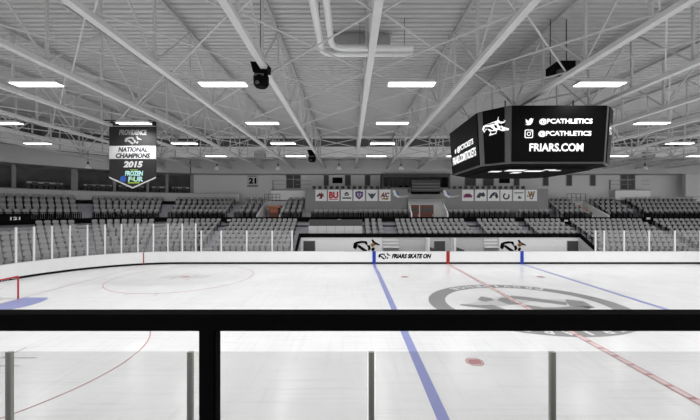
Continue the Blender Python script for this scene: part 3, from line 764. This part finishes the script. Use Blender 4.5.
def small_rail(o, x0, x1, y, z0, z1):
    MB().box(x0, x1, y - .02, y + .02, z1 - .04, z1).build('top_rail', 'dark', o)
    for k in range(5): x = x0 + (x1 - x0) * k / 4; MB().box(x - .02, x + .02, y - .02, y + .02, z0, z1 - .04).build('post', 'dark', o)
    MB().box(x0, x1, y - .015, y + .015, (z0 + z1) / 2, (z0 + z1) / 2 + .03).build('mid_rail', 'dark', o)
small_rail(o, -10.6, -8.7, yb - .05, 6.0, 6.9)
xa, xb = DX0, DX1
ya, yb = portal(xa, xb, 6.0, 'C', '')
MB().box(xa - .1, xb + .1, yb - .8, yb + .04, 5.95, 6.15).build('trim_portal_header', 'midgrey', kind='structure')
o = thing('double_door', ((xa + xb) / 2 - .4, yb - .15, 3.2), 'brown wooden double doors in the centre portal under the dark screen', 'doors')
for k, (a, b) in enumerate(((xa + .4, xa + 1.3), (xa + 1.42, xa + 3.0))):
    d = MB().box(a, b, yb - .17, yb - .11, 3.2, pz(205, yb)).build('door_leaf', 'wooddark', o)
    MB().box(a + .15, b - .15, yb - .19, yb - .17, 4.7, 5.1).build('door_window', 'dark', d)
    MB().box(b - .12, b - .07, yb - .22, yb - .17, 4.15, 4.4).build('handle', 'chrome', d)
MB().box(xa + 1.3, xa + 1.42, yb - .18, yb - .11, 3.2, pz(204.5, yb)).build('door_post', 'pale', o)
xa, xb = PORT[2][0] + CX, PORT[2][1] + CX
ya, yb = portal(xa, xb, 6.0, 'R', '')
o = thing('portal_stair', ((xa + xb) / 2, yb - 2, 3.2), 'pale brown stair block climbing inside the portal under the scoreboard corner', 'stairs')
for k in range(5): MB().box(xa + .2, xb - .2, ya + .6 + .65 * k, yb - .12, 3.2 + .35 * k, 3.55 + .35 * k).build('stair_step', 'pale', o)
MB().box(xa + .3, xa + 1.0, yb - .9, yb - .5, 4.95, 5.5).build('wood_panel', 'wood', o)
MB().box(xa + .3, xa + .9, yb - 2.2, yb - 1.9, 4.6, 4.95).build('wood_panel', 'wood', o)
o = thing('portal_railing', ((xa + xb) / 2, yb + .1, 6.0), 'thin dark railing on top of the stair portal', 'railing', 'portal railings')
small_rail(o, xa - .1, xb + .2, yb - .05, 6.0, 6.95)

# ---- things on the rear wall
YK = CY + WR
def wall_window(x0, x1, y0, y1, lab, cross=False, cat='window'):
    a, b, zb, zt = px(x0, YK), px(x1, YK), pz(y1, YK), pz(y0, YK)
    o = thing('wall_vent' if not cross else 'wall_opening', ((a + b) / 2, YK - .02, zb), lab, cat, 'dark wall openings')
    MB().box(a, b, YK - .03, YK - .005, zb, zt).build('pane', 'dark', o)
    q = MB().box(a - .06, a, YK - .06, YK - .005, zb - .06, zt + .06).box(b, b + .06, YK - .06, YK - .005, zb - .06, zt + .06).box(a, b, YK - .06, YK - .005, zt, zt + .06).box(a, b, YK - .06, YK - .005, zb - .06, zb)
    if cross: q.box((a + b) / 2 - .05, (a + b) / 2 + .05, YK - .06, YK - .03, zb, zt).box(a, b, YK - .06, YK - .03, zb + (zt - zb) * .62, zb + (zt - zb) * .62 + .1)
    q.build('opening_frame', 'midgrey', o)
ops = [(324, 328.6), (345.3, 350.5), (365, 370), (465, 475.5), (483, 493.3), (514, 519), (543, 548), (566.5, 571.5), (590, 595)]
for i, (a, b) in enumerate(ops):
    wall_window(a, b, 174.8, 185.6, 'tall narrow dark shutter on the pale rear wall, %s along' % nth(i + 1))
wall_window(286.5, 300.5, 174.5, 188, 'dark cross-barred opening above the white balcony near the number sign', True)
wall_window(620.5, 634.5, 174.5, 189, 'dark cross-barred opening above the white balcony beyond the scoreboard', True)
for a, b, lab in ((332.5, 342.5, 'black wall screen between the two narrow shutters over the emblem panels'), (499, 509.5, 'black wall screen just under the scoreboard')):
    xa, xb = px(a, YK), px(b, YK)
    o = thing('wall_screen', ((xa + xb) / 2, YK - .1, pz(183, YK)), lab, 'screen', 'wall screens')
    MB().box(xa, xb, YK - .1, YK - .005, pz(183.2, YK), pz(177.6, YK)).build('screen_case', 'black', o)
    MB().box(xa + .06, xb - .06, YK - .108, YK - .1, pz(183.2, YK) + .06, pz(177.6, YK) - .06).build('screen_face', 'screen', o)
for a, b, lab in ((271, 305, 'white front balcony box on the rear wall near the number sign'), (615.5, 650.5, 'white front balcony box on the rear wall beyond the scoreboard')):
    xa, xb = px(a, YK - 1), px(b, YK - 1)
    o = thing('wall_balcony', ((xa + xb) / 2, YK - 1, 6.2), lab, 'balcony', 'wall balconies')
    MB().box(xa, xb, YK - 1.0, YK - .9, pz(200, YK - 1), pz(190.3, YK - 1)).build('balcony_front', 'white', o)
    MB().box(xa, xa + .1, YK - .9, YK - .01, pz(200, YK - 1), pz(190.3, YK - 1)).box(xb - .1, xb, YK - .9, YK - .01, pz(200, YK - 1), pz(190.3, YK - 1)).build('balcony_sides', 'pale', o)
    MB().box(xa + .1, xb - .1, YK - .9, YK - .01, pz(200, YK - 1), pz(199.2, YK - 1)).build('balcony_floor', 'concrete', o)
    MB().box(xa - .03, xb + .03, YK - 1.03, YK - .87, pz(190.3, YK - 1), pz(189.8, YK - 1)).build('coping', 'dark', o)
    q = MB()
    for z in (184.6, 181): q.box(xa, px((a + b) / 2 - 3, YK), YK - .2, YK - .16, pz(z, YK), pz(z, YK) + .05)
    for z in (184.6, 181): q.box(px((a + b) / 2 + 8, YK), xb + .6, YK - .2, YK - .16, pz(z, YK), pz(z, YK) + .05)
    q.box(xa, xa + .05, YK - .21, YK - .01, pz(190, YK), pz(180, YK)); q.build('wall_rails', 'midgrey', o)
o = thing('number_sign', (px(252.5, YK), YK - .05, pz(181, YK)), 'pale hanging sign with a dark number 21 on the rear wall', 'sign')
MB().box(px(247, YK), px(258.3, YK), YK - .05, YK - .005, pz(187.5, YK), pz(174.8, YK)).build('sign_cloth', 'pale', o)
text('21', 'number', (px(252.6, YK), YK - .052, pz(180.8, YK)), X_, Z_, .98, .76, 'black', o, bold=.06)
q = MB()
for k in range(7): q.box(px(247.6 + 1.5 * k, YK), px(248.6 + 1.5 * k, YK), YK - .065, YK - .05, pz(186.8, YK), pz(185, YK)); q.box(px(248.6 + 1.2 * k, YK), px(249.3 + 1.2 * k, YK), YK - .065, YK - .05, pz(177, YK), pz(176, YK))
q.build('name_line', 'dark', o)
# glazed suite over the centre doors
ys = CY + 18.2
o = thing('glazed_suite', (px(416, ys), ys, 6.8), 'dim glazed announcer suite above the centre double doors', 'suite')
a, b, zt, zb = px(382, ys), px(450, ys), 9.3, pz(187.5, ys)
MB().box(a, b, CY + WR - .15, CY + WR - .02, 6.85, zt).build('back_panel', 'dark', o)
MB().box(a, a + .2, ys, CY + WR - .16, 6.85, zt).box(b - .2, b, ys, CY + WR - .16, 6.85, zt).build('side_panels', 'dark', o)
MB().box(a, b, ys - .05, ys + .1, zt - .45, zt).build('header', 'dark', o)
MB().box(a + .2, b - .2, ys, ys + .1, 6.85, zb).build('sill_panel', 'midgrey', o)
q = MB()
for k in range(8): x = a + .2 + (b - a - .4) * k / 7; q.box(x - .03, x + .03, ys, ys + .06, zb, zt - .45)
q.build('mullions', 'dark', o)
MB().box(a + .2, b - .2, ys + .5, ys + .9, 7.5, 7.58).build('desk', 'midgrey', o)
MB().box(px(433, ys), px(441, ys), CY + WR - .3, CY + WR - .16, 8.3, 8.9).build('wood_cabinet', 'wooddark', o)
for k in range(5): MB().box(px(400 + 6 * k, ys), px(403 + 6 * k, ys), ys + .6, ys + .68, 7.58, 7.9).build('monitor', 'black', o)
o = thing('dark_screen_box', (px(426, YF - .3), YF - .3, 6.8), 'dark slatted box with black foot strip over the centre double doors', 'screen box')
MB().box(px(412, YF - .35), px(440, YF - .35), YF - .35, YF - .02, pz(191.5, YF - .35), pz(180, YF - .35)).build('box_body', 'dark', o)
MB().box(px(412, YF - .4), px(440, YF - .4), YF - .4, YF - .02, pz(194, YF - .4), pz(191.6, YF - .4)).build('foot_strip', 'black', o)
q = MB()
for z in (184, 187, 190): q.box(px(412, YF - .4), px(440, YF - .4), YF - .38, YF - .351, pz(z, YF - .4), pz(z, YF - .4) + .05)
q.build('slats', 'midgrey', o)

# ------------------------------------------------------------------ roof
HT, HB = CAMZ + 7.7, CAMZ + 5.1
YBK = 34.7
mb = MB(); vv, fs = [], []
y = -4.0; prof = []
while y < YBK - .3: prof += [(y, HT + .08), (y + .17, HT + .08), (y + .20, HT + .155), (y + .28, HT + .155)]; y += .31
for y, z in prof: vv += [(-28.0, y, z), (48, y, z)]
for i in range(len(prof) - 1): fs.append((2 * i, 2 * i + 2, 2 * i + 3, 2 * i + 1))
m0 = len(vv); vv += [(-28.0, -4, HT + .4), (48, -4, HT + .4), (48, YBK, HT + .4), (-28.0, YBK, HT + .4)]; fs.append((m0, m0 + 1, m0 + 2, m0 + 3))
mb.add(vv, fs); mb.build('ceiling', 'deck', kind='structure')
PL = [(-28, -4), (-28, 29.6), (-23.6, YBK), (48, YBK)]
def wall_run(name, pts, z0, z1, th, m):
    q = MB()
    for (xa, ya), (xb, yb) in zip(pts, pts[1:]): q.bar((xa, ya, (z0 + z1) / 2), (xb, yb, (z0 + z1) / 2), th, z1 - z0)
    q.build(name, m, kind='structure')
wall_run('wall_bulkhead', PL, CAMZ + 5.46, HT + .3, .2, 'bulk')
wall_run('trim_clerestory', [(-27.88, -4), (-27.88, 29.55), (-23.5, YBK - .12), (48, YBK - .12)], HT - 1.0, HT - .15, .04, 'clere')
wall_run('trim_bulkhead_edge', [(-27.88, -4), (-27.88, 29.55), (-23.5, YBK - .12), (48, YBK - .12)], CAMZ + 5.46, CAMZ + 5.55, .06, 'midgrey')
MB().box(-42, 62, YBK + .11, 45, 11.05, 11.25).build('ceiling_low', 'lowceil', kind='structure')
MB().box(-42, -28.11, -4, YBK + .1, 11.05, 11.25).build('ceiling_low_side', 'lowceil', kind='structure')

# roof trusses
def truss_proto():
    o = thing('roof_truss', (0, 0, HB), '', 'truss', 'roof trusses')
    TH = HT - HB - .02
    def b(nm, p, q, w_, h_, m='steel'):
        x = MB().bar((p[0], p[1], p[2] + HB), (q[0], q[1], q[2] + HB), w_, h_).build(nm, m, o)
    b('bottom_chord', (0, -1, 0), (0, 39.8, 0), .22, .16)
    b('top_chord', (0, -1, TH - .08), (0, YBK - .15, TH - .08), .13, .12, 'topchord_shade')
    b('eave_chord', (0, YBK + .15, .85), (0, 39.8, .85), .12, .1)
    y = 8.95 - 2.5 * 3; i = 0
    while y < YBK:
        b('upright', (0, y, .08), (0, y, TH - .14), .08, .08, 'steel_thin')
        y2 = y + 2.5
        if y2 < YBK:
            if i % 2 == 0: b('diagonal', (0, y, .08), (0, y2, TH - .14), .055, .055, 'steel_thin')
            else: b('diagonal', (0, y, TH - .14), (0, y2, .08), .055, .055, 'steel_thin')
        y = y2; i += 1
    for k in range(3):
        ya = 35.0 + 1.55 * k
        b('eave_diagonal', (0, ya, .05), (0, ya + .78, .8), .06, .06, 'steel_thin'); b('eave_diagonal', (0, ya + .78, .8), (0, ya + 1.5, .05), .06, .06, 'steel_thin')
    return o
tp = truss_proto(); freeze(tp)
TX = [.70 + 3.77 * n for n in range(-7, 11)]
for i, x in enumerate(TX):
    o = tp if i == 0 else copy_tree(tp)
    o.location = (x, 0, HB); o['label'] = 'pale steel roof truss spanning the ice, %s from the goal end' % nth(i + 1)
# horizontal rod cross-braces
bp = thing('cross_brace', (0, 0, 0), '', 'brace', 'roof cross braces')
MB().bar((0.1, 0, 0), (3.67, 3.75, 0), .042, .042).build('brace_rod', 'steel_thin', bp)
MB().bar((0.1, 3.75, -.055), (3.67, 0, -.055), .042, .042).build('brace_rod', 'steel_thin', bp)
freeze(bp); first = True
for i in range(len(TX) - 1):
    for k in range(8):
        y = 4.85 + 3.75 * k
        xm = TX[i] if TX[i] > 0 else TX[i + 1]
        if abs(xm) > (y + 3.75) * 1.12 + 1: continue
        if TX[i] < -24 and y > 28: continue
        o = bp if first else copy_tree(bp); first = False
        o.location = (TX[i], y, HB + .14)
        o['label'] = 'thin crossed roof rods between the %s and %s trusses, %s bay back' % (nth(i + 1), nth(i + 2), nth(k + 1))
# ceiling lamps
lp = thing('ceiling_lamp', (0, 0, 0), '', 'ceiling lamp', 'ceiling lamps')
MB().add([(-.95, -.26, 0), (.95, -.26, 0), (.95, .26, 0), (-.95, .26, 0), (-.85, -.2, .14), (.85, -.2, .14), (.85, .2, .14), (-.85, .2, .14)],
         [(4, 5, 6, 7), (0, 1, 5, 4), (1, 2, 6, 5), (2, 3, 7, 6), (3, 0, 4, 7), (0, 3, 2, 1)]).build('housing', 'lampcase', lp)
for y0 in (-.2, .02): MB().box(-.9, .9, y0, y0 + .18, -.03, -.001).build('tube_panel', 'lamp', lp)
for sx in (-.7, .7): MB().bar((sx, 0, .14), (sx, 0, 2.7), .01, .01).build('hanger_rod', 'steel_thin', lp)
ld = bpy.data.lights.new('lamp_light', 'SPOT'); ld.energy = SPOT; ld.spot_size = R_(165); ld.spot_blend = 1; ld.shadow_soft_size = 0.0
lo = bpy.data.objects.new('lamp_light', ld); COL.objects.link(lo); lo.parent = lp; lo.location = (0, 0, -.06)
freeze(lp); first = True
LXS = [-19.92, -12.45, -5.04, 2.44, 9.92, 17.4, 24.8, 32.3]
for r, Y in enumerate((7.3, 13.0, 18.85, 24.6, 30.35)):
    for c, X in enumerate(LXS):
        if r == 3 and c == 0: X = -23.5
        o = lp if first else copy_tree(lp); first = False
        o.location = (X, Y, CAMZ + 5.0); o['label'] = 'white glowing ceiling lamp, %s row back, %s from the goal end' % (nth(r + 1), nth(c + 1))

# ducts
dz = CAMZ + 6.4
d = thing('air_duct', (-1, 12.5, dz), 'pair of pale ducts bending at a right angle under the roof deck', 'duct')
def elbow(x, yb_, xe, r): 
    pts = [(x, -1, dz), (x, yb_ - .5, dz)] + [(x + .5 - .5 * math.cos(R_(a)), yb_ - .5 + .5 * math.sin(R_(a)), dz) for a in (22, 45, 67)] + [(x + .5, yb_, dz), (xe, yb_, dz)]
    return MB().tube(pts, r, 12)
elbow(-1.14, 13.4, 2.55, .125).build('outer_duct', 'duct', d); elbow(-.72, 12.95, 2.5, .115).build('inner_duct', 'duct', d)
q = MB()
for k in range(5):
    for x in (-1.14, -.72): q.bar((x, 1 + 2.8 * k, dz + .1), (x, 1 + 2.8 * k, HT + .05), .02, .02)
for x in (.4, 2.2): q.bar((x, 13.2, dz + .1), (x, 13.2, HT + .05), .02, .02)
q.build('hangers', 'dark', d)
o = thing('dark_band_box', (.4, 14.4, CAMZ + 7.2), 'wide low grey box added for the dark band above the duct bend', 'air unit')  # plain box added to give the dark band above the ducts
MB().box(-.83, 1.75, 14.2, 14.7, CAMZ + 7.2, CAMZ + 7.6).build('band_box_body', 'midgrey', o); MB().box(-.6, 1.5, 14.3, 14.6, CAMZ + 7.6, HT + .05).build('band_box_neck', 'midgrey', o)

# hanging speakers
def speaker(x, y, z, sc, lab):
    o = thing('hanging_speaker', (x, y, z), lab, 'speaker', 'hanging speakers')
    a = MB(); w_ = .33 * sc
    a.add([(x - w_ * 1.15, y - .2, z), (x + w_ * .75, y - .2, z - .02), (x + w_ * 1.15, y + .15, z - .1), (x - w_ * .8, y + .25, z), (x - w_ * .7, y - .3, z - .48 * sc), (x + w_ * 1.1, y - .3, z - .48 * sc), (x + w_ * 1.15, y + .1, z - .42 * sc), (x - w_ * .6, y + .1, z - .42 * sc)],
          [(0, 3, 2, 1)[::-1], (4, 5, 6, 7)[::-1], (0, 1, 5, 4)[::-1], (1, 2, 6, 5)[::-1], (2, 3, 7, 6)[::-1], (3, 0, 4, 7)[::-1]]); a.build('upper_horn', 'black', o)
    pr_ = [(.02, -1.0 * sc), (.22 * sc, -1.0 * sc), (.31 * sc, -.88 * sc), (.32 * sc, -.6 * sc), (.27 * sc, -.46 * sc), (.02, -.44 * sc)]
    MB().lathe(x + .02, y - .05, [(r, z + h) for r, h in pr_], 14).build('lower_cabinet', 'black', o)
    MB().box(x - .18 * sc, x + .2 * sc, y - .36 * sc, y - .3 * sc, z - .62 * sc, z - .54 * sc).build('bracket', 'frame', o)
    MB().lathe(x - .05, y - .3 * sc, [(.02, z - .95 * sc), (.09 * sc, z - .93 * sc), (.09 * sc, z - .84 * sc), (.02, z - .82 * sc)], 10).build('driver', 'dark', o)
    MB().bar((x, y, z - .05), (x, y, HB + .05 if z < HB else HT), .05, .05).build('hanger_pole', 'dark', o)
speaker(px(261, 11.9), 11.9, CAMZ + 5.32, .88, 'black two-part speaker hanging under a truss beside the front lamps')
speaker(px(312, 30.0), 30.0, CAMZ + 5.5, 1.1, 'small black speaker hanging far back near the rear bulkhead')
o = thing('roof_projector', (px(559, 13.2), 13.2, CAMZ + 5.7), 'black box projector hung in the trusses over the scoreboard', 'projector')
x, y, z = px(559, 13.2), 13.2, CAMZ + 5.55
MB().add([(x - .42, y - .4, z), (x + .4, y - .4, z), (x + .4, y + .4, z), (x - .3, y + .4, z), (x - .3, y - .4, z + .3), (x + .4, y - .4, z + .3), (x + .4, y + .4, z + .3), (x - .3, y + .4, z + .3)],
         [(0, 3, 2, 1), (4, 5, 6, 7), (0, 1, 5, 4), (1, 2, 6, 5), (2, 3, 7, 6), (3, 0, 4, 7)]).build('projector_body', 'black', o)
MB().lathe(x - .1, y - .2, [(.02, z - .1), (.12, z - .1), (.12, z), (.02, z)], 12).build('lens_ring', 'dark', o)
MB().bar((x - .35, y, z + .3), (x - .35, y, HT), .03, .03).bar((x + .3, y, z + .3), (x + .3, y, HT), .03, .03).build('hanger_rods', 'dark', o)
# pendants and wall boxes under the low ceiling
for i, (p, lab) in enumerate(((217, 'over the balcony under the number sign'), (278, 'near the white balcony'), (339, 'over the dark screen'), (401, 'beside the glazed suite'), (645, 'beyond the scoreboard'), (88, 'beside the banner'))):
    Y = 36.6; X = px(p, Y); z = pz(167.5, Y)
    if p == 88: Y = 32.0; X = px(p, Y); z = pz(166, Y)
    o = thing('pendant_lamp', (X, Y, z), 'small pale dome pendant lamp hanging %s' % lab, 'pendant lamp', 'dome pendants')
    MB().lathe(X, Y, [(.27, z - .25), (.26, z - .1), (.12, z + .12), (.06, z + .15)], 14).build('dome_shade', 'white', o)
    MB().lathe(X, Y, [(.06, z + .15), (.09, z + .2), (.09, z + .3), (.05, z + .45)], 10).build('lamp_cap', 'dark', o)
    MB().bar((X, Y, z + .44), (X, Y, 11.04), .03, .03).build('stem', 'dark', o)
for p, lab in ((259.5, 'grey square duct box hung at the rear bulkhead near the number sign'), (650, 'grey square duct box hung at the rear bulkhead beyond the scoreboard')):
    Y = 34.2; X = px(p, Y)
    o = thing('duct_box', (X, Y, pz(158, Y)), lab, 'duct box', 'bulkhead duct boxes')
    MB().box(X - .56, X + .56, Y, Y + .35, pz(158, Y), pz(152, Y)).build('box_body', 'midgrey', o)
    q = MB()
    for k in range(5): q.box(X - .5, X + .5, Y - .02, Y - .001, pz(157.5, Y) + .12 * k, pz(157.5, Y) + .12 * k + .04)
    q.build('grille', 'pale', o)

# ------------------------------------------------------------------ scoreboard
SCX, SCY = 8.91, 17.0
zt, zb = CAMZ + 4.44, CAMZ + 2.0
sc = thing('scoreboard', (SCX, SCY, zb), 'large black octagonal hanging scoreboard with white lettering', 'scoreboard')
def octo(h, c): return [(-h + c, -h), (h - c, -h), (h, -h + c), (h, h - c), (h - c, h), (-h + c, h), (-h, h - c), (-h, -h + c)]
ot, ob_ = octo(3.08, .98), octo(2.93, .88)
T = [Vector((SCX + x, SCY + y, zt)) for x, y in ot]; B = [Vector((SCX + x, SCY + y, zb)) for x, y in ob_]
mb = MB(); mb.add(T + B, [(7, 6, 5, 4, 3, 2, 1, 0)[::-1]] + [tuple(range(8, 16))[::-1]] + [(8 + i, 8 + (i + 1) % 8, (i + 1) % 8, i) for i in range(8)]); mb.build('body', 'frame', sc)
faces = []
for i in range(8):
    j = (i + 1) % 8
    wide = i % 2 == 0
    e = .02 if wide else .16
    bl, br, tl, tr = B[i].lerp(B[j], e), B[j].lerp(B[i], e), T[i].lerp(T[j], e), T[j].lerp(T[i], e)
    bl2, br2 = bl.lerp(tl, .03), br.lerp(tr, .03); tl2, tr2 = tl.lerp(bl, .0), tr.lerp(br, .0)
    u = (br2 - bl2).normalized(); v = ((tl2 + tr2) / 2 - (bl2 + br2) / 2).normalized(); nrm = u.cross(v).normalized()
    vv = [bl2, br2, tr2, tl2]; vv = [p + nrm * .002 for p in vv] + [p + nrm * .04 for p in vv]
    q = MB(); q.add(vv, [(0, 3, 2, 1), (4, 5, 6, 7), (0, 1, 5, 4), (1, 2, 6, 5), (2, 3, 7, 6), (3, 0, 4, 7)])
    so = q.build('display' if wide else 'corner_display', 'screen', sc)
    faces.append((so, (bl2 + br2 + tl2 + tr2) / 4 + nrm * .042, u, v, nrm))
def on(i, a, b): _, c, u, v, nrm = faces[i]; return c + u * a + v * b, u, v
def sign_text(i, rows):
    so = faces[i][0]
    for s, a, b, w_, h_ in rows:
        c, u, v = on(i, a, b); text(s, 'lettering', c, u, v, w_, h_, 'screen_txt', so, bold=.026, shear=0)
# photo px on front face: width 96px = 4.06 m, so .0425 m per px; centre (557,135.5)
k_ = 13.95 / F
sign_text(0, [('@PCATHLETICS', (563.5 - 557) * k_, (135.5 - 123.6) * k_, 53 * k_, 6.2 * k_), ('@PCATHLETICS', (563 - 557) * k_, (135.5 - 135.6) * k_, 53 * k_, 6.2 * k_), ('FRIARS.COM', (555 - 557) * k_, (135.5 - 149) * k_, 54 * k_, 8.0 * k_)])
bird = [(-4, -2.6), (-1.6, -2.2), (-3.4, -.8), (-2.6, -.8), (-4, .8), (-3.2, .7), (-3.8, 2.6), (-1.2, .9), (-.2, .9), (.4, 2.8), (2, 3.4), (3.2, 2.6), (4.4, 3), (3.6, 1.8), (3.2, -.6), (1.4, -3), (-1.2, -3.6)]
def icons(i, x, y1, y2, s=1.0):
    so = faces[i][0]; c, u, v = on(i, x, y1)
    MB().prism([(a * k_ * s, b * k_ * s) for a, b in bird], c, u, v, .006).build('bird_icon', 'screen_txt', so)
    c, u, v = on(i, x, y2); q = MB(); R4 = 4.2 * k_ * s; r4 = 3.4 * k_ * s
    def rr(r): 
        out = []
        for cx, cy, a0 in ((1, 1, 0), (-1, 1, 90), (-1, -1, 180), (1, -1, 270)):
            for t in (0, 30, 60, 90): out.append((cx * (r - .05) + .05 * math.cos(R_(a0 + t)), cy * (r - .05) + .05 * math.sin(R_(a0 + t))))
        return out
    A, Bq = rr(R4), rr(r4); n = len(A)
    for a in range(n): q.prism([A[a], A[(a + 1) % n], Bq[(a + 1) % n], Bq[a]], c, u, v, .006)
    for p in ringpolys(0, 0, 1.4 * k_ * s, 2.1 * k_ * s, n=16): q.prism(p, c, u, v, .006)
    q.prism(disc(2.2 * k_ * s, 2.2 * k_ * s, .5 * k_ * s, 8), c, u, v, .006); q.build('camera_icon', 'screen_txt', so)
icons(0, (527 - 557) * k_, (135.5 - 123.6) * k_, (135.5 - 135.6) * k_)
sign_text(6, [('@PCTICKETS', .3, .0, 2.3, .36), ('FRIARS.COM/TICKETS', .0, -.5, 3.4, .42)])
c, u, v = on(6, -1.15, .0); MB().prism([(a * .035, b * .035) for a, b in bird], c, u, v, .006).build('bird_icon', 'screen_txt', faces[6][0])
sign_text(2, [('@PCTICKETS', .3, .0, 2.3, .36), ('FRIARS.COM/TICKETS', .0, -.5, 3.4, .42)])
for i in (7, 1):
    so = faces[i][0]; K = 1.15 if i == 7 else .7; c, u, v = on(i, -.5 if i == 7 else -.35, .05)
    MB().prism([(a * K, b * K) for a, b in SIL], c, u, v, .006).build('friar_silhouette', 'screen_txt', so)
    c2 = c + u.cross(v) * .007; q = MB()
    for p in ([(.62, .56), (.66, .74), (.86, .44), (.70, .46)], [(.1, .36), (.3, .34), (.44, .22), (.4, .18), (.28, .26), (.1, .30)], [(.2, .44), (.5, .47), (.5, .43), (.2, .41)], [(.6, .42), (.7, .40), (.78, .3), (.66, .3)], [(.45, .38), (.55, .36), (.6, .22), (.5, .26)], [(.32, .16), (.55, .14), (.5, .06), (.36, .06)], [(.68, .2), (.72, .3), (.75, .14)], [(.06, .27), (.14, .33), (.12, .2)], [(.8, .14), (.92, .13), (.9, .1)]):
        q.prism([(a * K, b * K) for a, b in p], c2, u, v, .004)
    q.build('figure_lines', 'screen', so)
# underside
def ring8(ha, ca, za, hb, cb, zb_, m, nm):
    A = [Vector((SCX + x, SCY + y, za)) for x, y in octo(ha, ca)]; Bq = [Vector((SCX + x, SCY + y, zb_)) for x, y in octo(hb, cb)]
    q = MB(); q.add(A + Bq, [(8 + i, i, (i + 1) % 8, 8 + (i + 1) % 8)[::-1] for i in range(8)] + [tuple(range(8))[::1], tuple(range(15, 7, -1))]); return q.build(nm, m, sc)
ring8(2.88, .9, zb - .002, 2.55, .8, zb - .06, 'railblack', 'lower_lip')
ring8(2.5, .8, zb - .061, 2.3, .7, zb - .15, 'railblack', 'underside_cone')
us = MB()
for (x0_, x1_, y0_, y1_) in ((-2.2, -1.7, -1.5, -1.1), (-1.6, -.8, -2.0, -1.5), (-.6, .2, -1.7, -1.3), (.0, .5, -2.1, -1.95), (-.9, -.5, -1.0, -.6), (.4, .9, -1.8, -1.65)):
    us.box(SCX + x0_, SCX + x1_, SCY + y0_, SCY + y1_, zb - .165, zb - .151)
us.build('glow_patches', 'glow', sc)  # emissive patches stand in for bright streaks across the black underside
q = MB()
for sx in (-1, 1):
    for sy in (-1, 1): q.bar((SCX + sx * 1.6, SCY + sy * 1.6, zt), (SCX + sx * 1.6, SCY + sy * 1.6, HB + .05), .05, .05)
q.build('hanging_cables', 'dark', sc)
MB().box(SCX - 1.0, SCX + 1.0, SCY - 1.0, SCY + 1.0, zt, zt + .3).build('hoist_box', 'frame', sc)

# ------------------------------------------------------------------ championship banner
YBn = 19.7
def bx(x): return px(x, YBn)
def bz(y): return pz(y, YBn)
bn = thing('championship_banner', (bx(133), YBn, bz(122)), 'black and white pointed national champions banner hanging from a rod', 'banner')
mb = MB(); mb.prism([(bx(109.5), bz(122)), (bx(109.5), bz(178)), (bx(133), bz(188.5)), (bx(156.5), bz(178)), (bx(156.5), bz(122))], (0, YBn, 0), X_, Z_, .03); mb.build('cloth', 'banner', bn)
mb = MB(); mb.prism([(bx(109.6), bz(146)), (bx(109.6), bz(159)), (bx(156.4), bz(159)), (bx(156.4), bz(146))], (0, YBn - .031, 0), X_, Z_, .006); mb.build('white_band', 'bannerw', bn)
mb = MB()
for s in (-1, 1): mb.prism([(bx(133 + s * 23.3), bz(178.2)), (bx(133), bz(188.6)), (bx(133), bz(187.2)), (bx(133 + s * 23.3), bz(176.8))], (0, YBn - .031, 0), X_, Z_, .006)
mb.prism([(bx(109.6), bz(126.6)), (bx(156.4), bz(126.6)), (bx(156.4), bz(126.0)), (bx(109.6), bz(126.0))], (0, YBn - .031, 0), X_, Z_, .006)
mb.build('border_trim', 'bannerw', bn)
kb = YBn / F
for s, x, y, w_, h_, m, sh in (('PROVIDENCE', 133.5, 132.5, 28, 5.5, 'bannerg', .2), ('NATIONAL', 133.4, 149.6, 29.5, 4.9, 'ink', .22), ('CHAMPIONS', 133.4, 155.7, 34.5, 4.9, 'ink', .22), ('2015', 133.5, 164.4, 19.5, 6.4, 'bannerw', .2),
                             ('FROZEN', 134.5, 173.4, 18, 5, 'cyan', .1), ('F UR', 136, 179.2, 15, 5.2, 'cyan', .1)):
    text(s, 'lettering', (bx(x), YBn - .038, bz(y)), X_, Z_, w_ * kb, h_ * kb, m, bn, bold=.05, shear=sh)
q = MB(); 
for p in LOGO: q.prism([(bx(125) + a * 17 * kb, bz(144.3) + b * 17 * kb) for a, b in p], (0, YBn - .031, 0), X_, Z_, .008)
q.build('friar_mark', 'bannerg', bn)
MB().prism([(a, b) for a, b in disc(bx(123.5), bz(179), 3.2 * kb, 20)], (0, YBn - .031, 0), X_, Z_, .008).build('blue_disc', 'ncaablue', bn)
MB().prism([(bx(128.5), bz(183.4)), (bx(140), bz(183.4)), (bx(140), bz(182.3)), (bx(128.5), bz(182.3))], (0, YBn - .031, 0), X_, Z_, .006).build('green_strip', 'green', bn)
MB().prism([(bx(130.5), bz(170.3)), (bx(138), bz(170.3)), (bx(138), bz(169.6)), (bx(130.5), bz(169.6))], (0, YBn - .031, 0), X_, Z_, .006).build('green_bar', 'green', bn)
MB().prism(disc(bx(133.3), bz(179.2), 1.7 * kb, 16), (0, YBn - .031, 0), X_, Z_, .008).build('puck_mark', 'green', bn)
MB().tube([(bx(101), YBn - .01, bz(120.5)), (bx(160), YBn - .01, bz(120.5))], .045).build('rod', 'dark', bn)
MB().bar((bx(112), YBn - .01, bz(120)), (bx(112), YBn - .01, HB + 1), .02, .02).bar((bx(154), YBn - .01, bz(120)), (bx(154), YBn - .01, HB + 1), .02, .02).bar((bx(112), YBn - .01, bz(122)), (bx(112), YBn - .01, bz(120.5)), .1, .05).bar((bx(154), YBn - .01, bz(122)), (bx(154), YBn - .01, bz(120.5)), .1, .05).build('hanging_cords', 'dark', bn)
